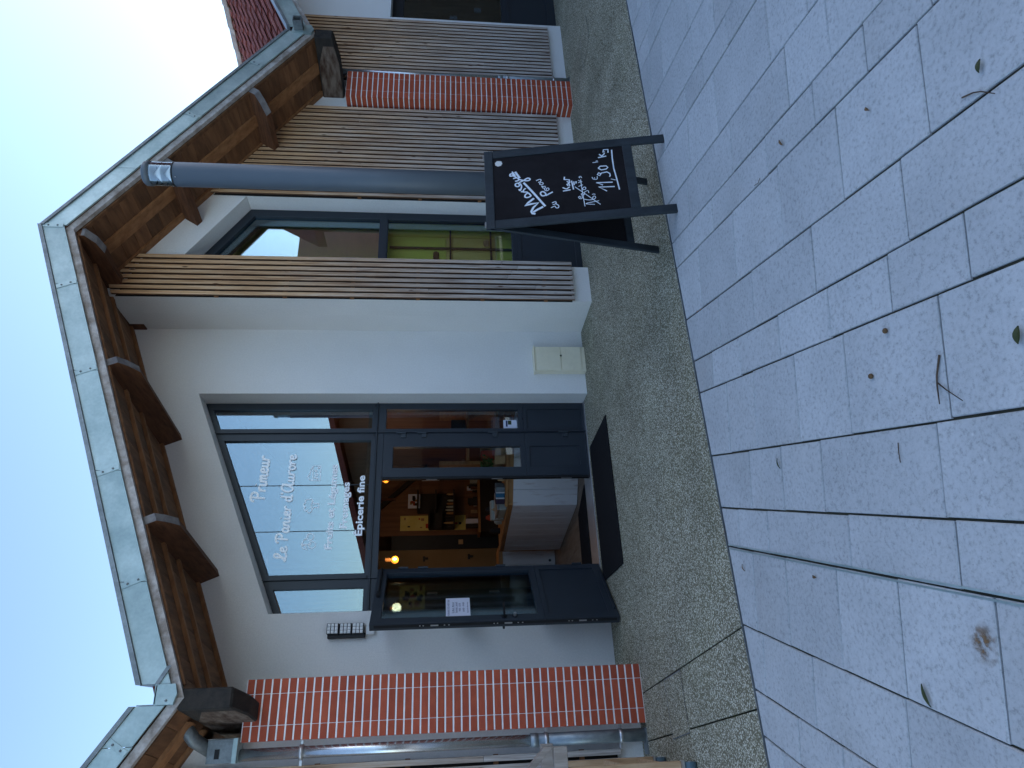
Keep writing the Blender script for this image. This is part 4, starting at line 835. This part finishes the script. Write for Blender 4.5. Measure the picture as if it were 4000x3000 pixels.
for s in (.05, Wd-.05): MB().box(O.x+s-.02, O.x+s+.02, -3.05, -3.035, 1.30, 1.345).obj('hinge', M['steel'], cb)
CHALK = [(0.02,[[(0.078,1.001),(0.084,1.023),(0.102,1.03),(0.139,1.012),(0.177,0.974),(0.172,1.028),(0.163,1.073),(0.187,1.047),(0.223,1.003)],[(0.095,1.017),(0.119,0.977),(0.137,0.941)],[(0.139,0.926),(0.286,1.011),(0.381,1.071)],[(0.495,1.129),(0.428,1.097)]]),(0.014,[[(0.255,1.026),(0.277,1.042),(0.266,1.062),(0.244,1.068),(0.236,1.049),(0.246,1.026),(0.258,1.027)],[(0.273,1.042),(0.287,1.051),(0.29,1.078)],[(0.299,1.095),(0.294,1.081),(0.313,1.072),(0.324,1.058)],[(0.322,1.109),(0.308,1.1),(0.341,1.088),(0.364,1.092),(0.375,1.099)],[(0.362,1.1),(0.38,1.114),(0.373,1.132),(0.353,1.13),(0.347,1.113),(0.359,1.1)],[(0.383,1.106),(0.401,1.07),(0.419,1.039),(0.408,1.022),(0.396,1.03),(0.396,1.058),(0.414,1.105)],[(0.399,1.133),(0.403,1.113),(0.415,1.105),(0.431,1.119),(0.427,1.147)],[(0.431,1.122),(0.442,1.129),(0.454,1.146),(0.453,1.166),(0.47,1.168),(0.475,1.155),(0.464,1.143),(0.451,1.146)],[(0.452,1.128),(0.495,1.152)],[(0.267,0.863),(0.238,0.915)],[(0.242,0.915),(0.238,0.94),(0.259,0.953),(0.275,0.947),(0.276,0.93),(0.258,0.916),(0.242,0.915)]]),(0.008,[[(0.289,0.909),(0.305,0.906),(0.307,0.893),(0.293,0.889),(0.282,0.905),(0.29,0.919),(0.307,0.92),(0.319,0.91)],[(0.305,0.93),(0.325,0.932),(0.325,0.912)],[(0.325,0.932),(0.322,0.939),(0.335,0.938)],[(0.342,0.938),(0.35,0.953),(0.363,0.949),(0.364,0.934),(0.353,0.927),(0.342,0.938)],[(0.368,0.964),(0.375,0.946),(0.392,0.942),(0.396,0.955),(0.386,0.978)],[(0.12,0.886),(0.134,0.858)],[(0.133,0.856),(0.116,0.85),(0.114,0.835),(0.129,0.829),(0.146,0.838)],[(0.163,0.876),(0.172,0.855),(0.166,0.846),(0.151,0.852),(0.147,0.872)],[(0.154,0.847),(0.14,0.838)]]),(0.012,[[(0.265,0.789),(0.271,0.733)],[(0.299,0.789),(0.28,0.762)],[(0.28,0.762),(0.3,0.737)],[(0.309,0.748),(0.326,0.755),(0.332,0.746),(0.32,0.738),(0.308,0.736)],[(0.331,0.734),(0.353,0.753),(0.354,0.735)],[(0.338,0.733),(0.366,0.734),(0.375,0.775)],[(0.399,0.767),(0.374,0.772)],[(0.356,0.719),(0.27,0.711)],[(0.346,0.703),(0.312,0.703)],[(0.346,0.686),(0.325,0.689)],[(0.62,0.397),(0.536,0.401),(0.436,0.401),(0.338,0.391),(0.229,0.382)],[(0.227,0.473),(0.271,0.529),(0.262,0.413)],[(0.286,0.496),(0.314,0.542),(0.305,0.424)],[(0.394,0.499),(0.408,0.515),(0.39,0.526),(0.378,0.51),(0.402,0.495),(0.408,0.454),(0.39,0.435),(0.37,0.434),(0.359,0.44)],[(0.451,0.514),(0.469,0.497),(0.467,0.453),(0.45,0.443),(0.436,0.457),(0.432,0.492),(0.451,0.514)],[(0.555,0.505),(0.563,0.443)],[(0.588,0.494),(0.565,0.473)],[(0.569,0.472),(0.593,0.452)],[(0.606,0.448),(0.604,0.463),(0.628,0.457),(0.627,0.424),(0.595,0.426)]]),(0.007,[[(0.144,0.539),(0.129,0.635),(0.114,0.571)],[(0.171,0.643),(0.16,0.612),(0.16,0.584),(0.169,0.563),(0.187,0.561),(0.189,0.575),(0.171,0.582)],[(0.207,0.582),(0.21,0.57),(0.204,0.559)],[(0.201,0.669),(0.195,0.681),(0.179,0.674),(0.18,0.657),(0.199,0.655)],[(0.197,0.67),(0.185,0.665)],[(0.216,0.642),(0.222,0.659),(0.206,0.654),(0.212,0.639),(0.234,0.634),(0.246,0.61),(0.223,0.604)],[(0.27,0.646),(0.282,0.633),(0.275,0.622),(0.26,0.626),(0.258,0.641),(0.27,0.646)],[(0.292,0.673),(0.304,0.64)],[(0.327,0.673),(0.335,0.643)],[(0.35,0.671),(0.336,0.651)],[(0.371,0.654),(0.38,0.662),(0.386,0.65),(0.37,0.643)],[(0.296,0.7),(0.109,0.531)],[(0.359,0.652),(0.255,0.65),(0.104,0.643)],[(0.372,0.567),(0.351,0.559),(0.348,0.533),(0.375,0.529)],[(0.366,0.552),(0.354,0.547)],[(0.511,0.55),(0.514,0.508)],[(0.52,0.525),(0.525,0.518),(0.522,0.51)],[(0.337,0.433),(0.323,0.399)]])]
bs = lambda s, t, h=0: BD(s+.025, .0085-h, t)
WORDS = {0: (2, 3, 4), 1: (9, 11), 2: (5, 9), 3: (7, 10, 11, 13, 15, 19), 4: (11, 13, 15, 17, 18)}
for i, (wd, ps) in enumerate(CHALK):
    k0 = 0
    for k1 in WORDS[i]:
        strokes(MB(), ps[k0:k1], wd*.82, bs, smooth=(i in (1, 2, 4)), lift=.0006).obj('chalk_word', M['chalk'], pn); k0 = k1
st = [(.617+.026*math.cos(R(a))*(1+.12*(k % 2)), 1.25+.026*math.sin(R(a))*(1+.12*(k % 2))) for k, a in enumerate(range(0, 360, 24))]
MB().add([BD(s, .0085, t) for s, t in st], [tuple(range(len(st)))]).obj('sticker', M['white'], pn)
# door mats
tag(MB().xy([(1.235, -.745), (2.73, -.725), (2.70, .10), (1.225, .085)], .0015, .013).obj('doormat', M['mat'], bevel=.003), 'long black rubber doormat on the concrete outside the door', 'doormat', 'black doormats at the entrance')
tag(MB().xy([(1.50, .575), (2.42, .575), (2.20, 1.06), (1.46, 1.10)], .006, .016).obj('doormat', M['mat'], bevel=.003), 'dark mat on the shop floor just inside the threshold', 'doormat', 'black doormats at the entrance')
# opening-hours notice on the open leaf
no = thing('opening_hours_notice', LF(.66, .02, 1.39), 'white paper notice with opening hours taped inside the open door glass', 'notice')
MB().box(.510, .812, .0265, .0285, 1.39, 1.617).map(LF).obj('sheet', M['paper'], no)
for s, a, b, z, h in (("HORAIRE D'OUVERTURE", .535, .785, 1.583, .018), ('Du Mardi - Mercredi', .575, .745, 1.543, .016), ('Vendredi - Samedi', .575, .745, 1.513, .016), ('9H00 - 12H30', .60, .73, 1.478, .018), ('16H00 - 19H00', .59, .74, 1.443, .018), ('lepanierdaurore', .575, .745, 1.408, .013)):
    V, F = text_fit(s, a, b, z, z+h, .01)
    MB().add([LF(.51+.812-x, .0262, zz) for x, zz in V], F).obj('printed_line', M['ink'], no)
MB().box(.575, .745, .0260, .0264, 1.538, 1.540).map(LF).obj('printed_line', M['ink'], no); MB().box(.575, .745, .0260, .0264, 1.508, 1.510).map(LF).obj('printed_line', M['ink'], no)
nt_ = thing('small_sticker', (3.06, YG+.03, .80), 'small white printed sticker low on the right side window', 'sticker')
MB().box(3.007, 3.118, YG+.0315, YG+.034, .797, .953).obj('sheet', M['paper'], nt_); MB().box(3.06, 3.112, YG+.0305, YG+.0312, .86, .90).obj('picture', M['leafgreen'], nt_); MB().box(3.035, 3.112, YG+.0305, YG+.0312, .905, .925).obj('picture', M['ink'], nt_)
# wooden display trolley cut by the left edge of the picture
tr = thing('wooden_trolley', (-.55, -1.8, 0), 'raw pine trolley on casters at the far left below the downpipe', 'trolley')
for y in (-1.96, -1.30): MB().box(-.36, -.285, y, y+.05, .10, .84).obj('post', M['planter_wood'], tr, bevel=.003)
for y in (-1.96, -1.30): MB().box(-1.10, -1.02, y, y+.05, .10, .84).obj('post', M['planter_wood'], tr, bevel=.003)
MB().box(-1.12, -.165, -1.97, -1.90, .842, .93).obj('rail', M['grey_wood'], tr, bevel=.003)
MB().box(-1.12, -.165, -1.33, -1.26, .842, .93).obj('rail', M['grey_wood'], tr, bevel=.003)
MB().ext([(-.165, -1.97, .935), (-.165, -1.97, .99), (-.30, -1.97, 1.13), (-.30, -1.97, 1.075)], [(-.165, -1.90, .935), (-.165, -1.90, .99), (-.30, -1.90, 1.13), (-.30, -1.90, 1.075)]).obj('brace', M['grey_wood'], tr, bevel=.003)
for z in (.2, .45): MB().box(-1.10, -.29, -1.90, -1.31, z, z+.025).obj('shelf_board', M['planter_wood'], tr)
for x, y in ((-.31, -1.96), (-.31, -1.28), (-1.06, -1.94), (-1.06, -1.28)):
    c = MB().tube([(x-.018, y, .042), (x+.018, y, .042)], .042, 18).obj('caster', M['caster'], tr); MB().box(x-.03, x+.03, y-.03, y+.03, .085, .099).obj('caster_plate', M['steel'], c); MB().tube([(x-.022, y, .042), (x+.022, y, .042)], .012, 10).obj('hub', M['steel'], c)
# ================================================================ FALLEN LEAVES AND TWIGS
def leaf(x, y, a, l, wd, m, lb):
    l *= .75; wd *= .75
    ca, sa = math.cos(a), math.sin(a); V = []; F = []
    for i in range(6):
        t = i/5; ww = wd*math.sin(math.pi*min(.98, t*.96+.02))**.8; zz = .006+.006*math.sin(t*3.1)
        for s in (-1, 0, 1): V.append((l*(t-.5)*ca-s*ww*sa, l*(t-.5)*sa+s*ww*ca, zz+(.003 if s else 0)))
    for i in range(5):
        for j in range(2): F.append((3*i+j, 3*i+j+1, 3*i+4+j, 3*i+3+j))
    tag(MB().add(V, F).obj('fallen_leaf', M[m], None, (x, y, 0)), lb, 'leaf', 'leaves fallen on the paving')
for x, y, a, l, wd, m, lb in ((1.727, -5.595, 2.6, .055, .014, 'leafgreen', 'small oval green leaf on the paving at the far right, above the crossed twig'), (.919, -5.348, 2.7, .07, .018, 'leafgreen', 'dark green leaf at the very bottom edge of the paving'), (.014, -4.484, .2, .10, .014, 'leafgreen', 'long dark green leaf on the paving near the rust stain'),
    (2.454, -4.592, .3, .075, .010, 'leafbrown', 'narrow dry brown leaf on the paving below the chalkboard'), (1.066, -3.875, .1, .075, .009, 'leafgreen', 'slim green leaf lying across a slab joint below the doormat'), (2.055, -5.143, .5, .045, .009, 'leafbrown', 'small dry leaf halfway between chalkboard and bottom right corner'), (.508, -3.956, 1.2, .045, .010, 'leafbrown', 'dry brown leaf on the paving left of the slot drain'),
    (.69, -3.254, .4, .06, .008, 'leafbrown', 'curled dry leaf near the steel edging by the slot drain'), (1.75, -2.62, .3, .05, .008, 'leafbrown', 'brown leaf on the concrete strip below the doormat')): leaf(x, y, a, l, wd, m, lb)
for x, y, m, lb in ((1.118, -4.704, 'leafbrown', 'round brown nut lying on a slab in the lower middle'), (1.23, -4.854, 'leafbrown', 'pale brown seed on the slab right of the round nut')):
    tag(MB().ball((0, 0, .010), .011, 10, 6, .8).obj('fallen_nut', M[m], None, (x, y, 0), smooth=True), lb, 'nut', 'nuts fallen on the paving')
for pts, r, lb in (([(1.70, -5.50), (1.675, -5.54), (1.65, -5.565), (1.60, -5.60)], .0028, 'thin brown twig lying across a paving joint at the far right'), ([(1.02, -5.05), (.96, -5.01), (.93, -5.0), (.87, -4.985)], .0035, 'forked twig lying along a slab joint in the lower middle'), ([(.835, -4.73), (.80, -4.72), (.765, -4.715)], .002, 'short straight twig on a slab left of the forked twig'), ([(2.47, -4.28), (2.45, -4.32), (2.455, -4.35)], .002, 'tiny brown twig on a paving joint below the chalkboard')):
    t = thing('twig', (*pts[0], 0), lb, 'twig', 'twigs on the paving')
    MB().tube([(x, y, .005+.002*i) for i, (x, y) in enumerate(pts)], [r, r*.9, r*.8, r*.5][:len(pts)], 6).obj('stem', M['twig'], t)
    if 'forked' in lb: MB().tube([(.94, -5.003, .007), (.90, -5.03, .008), (.84, -5.075, .006)], [.0025, .002, .0012], 6).obj('side_shoot', M['twig'], t)
tag(MB().add([(-.09, -.07, .0045), (.09, -.07, .0045), (.09, .07, .0045), (-.09, .07, .0045)], [(0, 1, 2, 3)]).obj('rust_stain', M['stain'], None, (.146, -4.818, 0)), 'irregular brown rust stain on the slab left of the slot drain', 'stain')
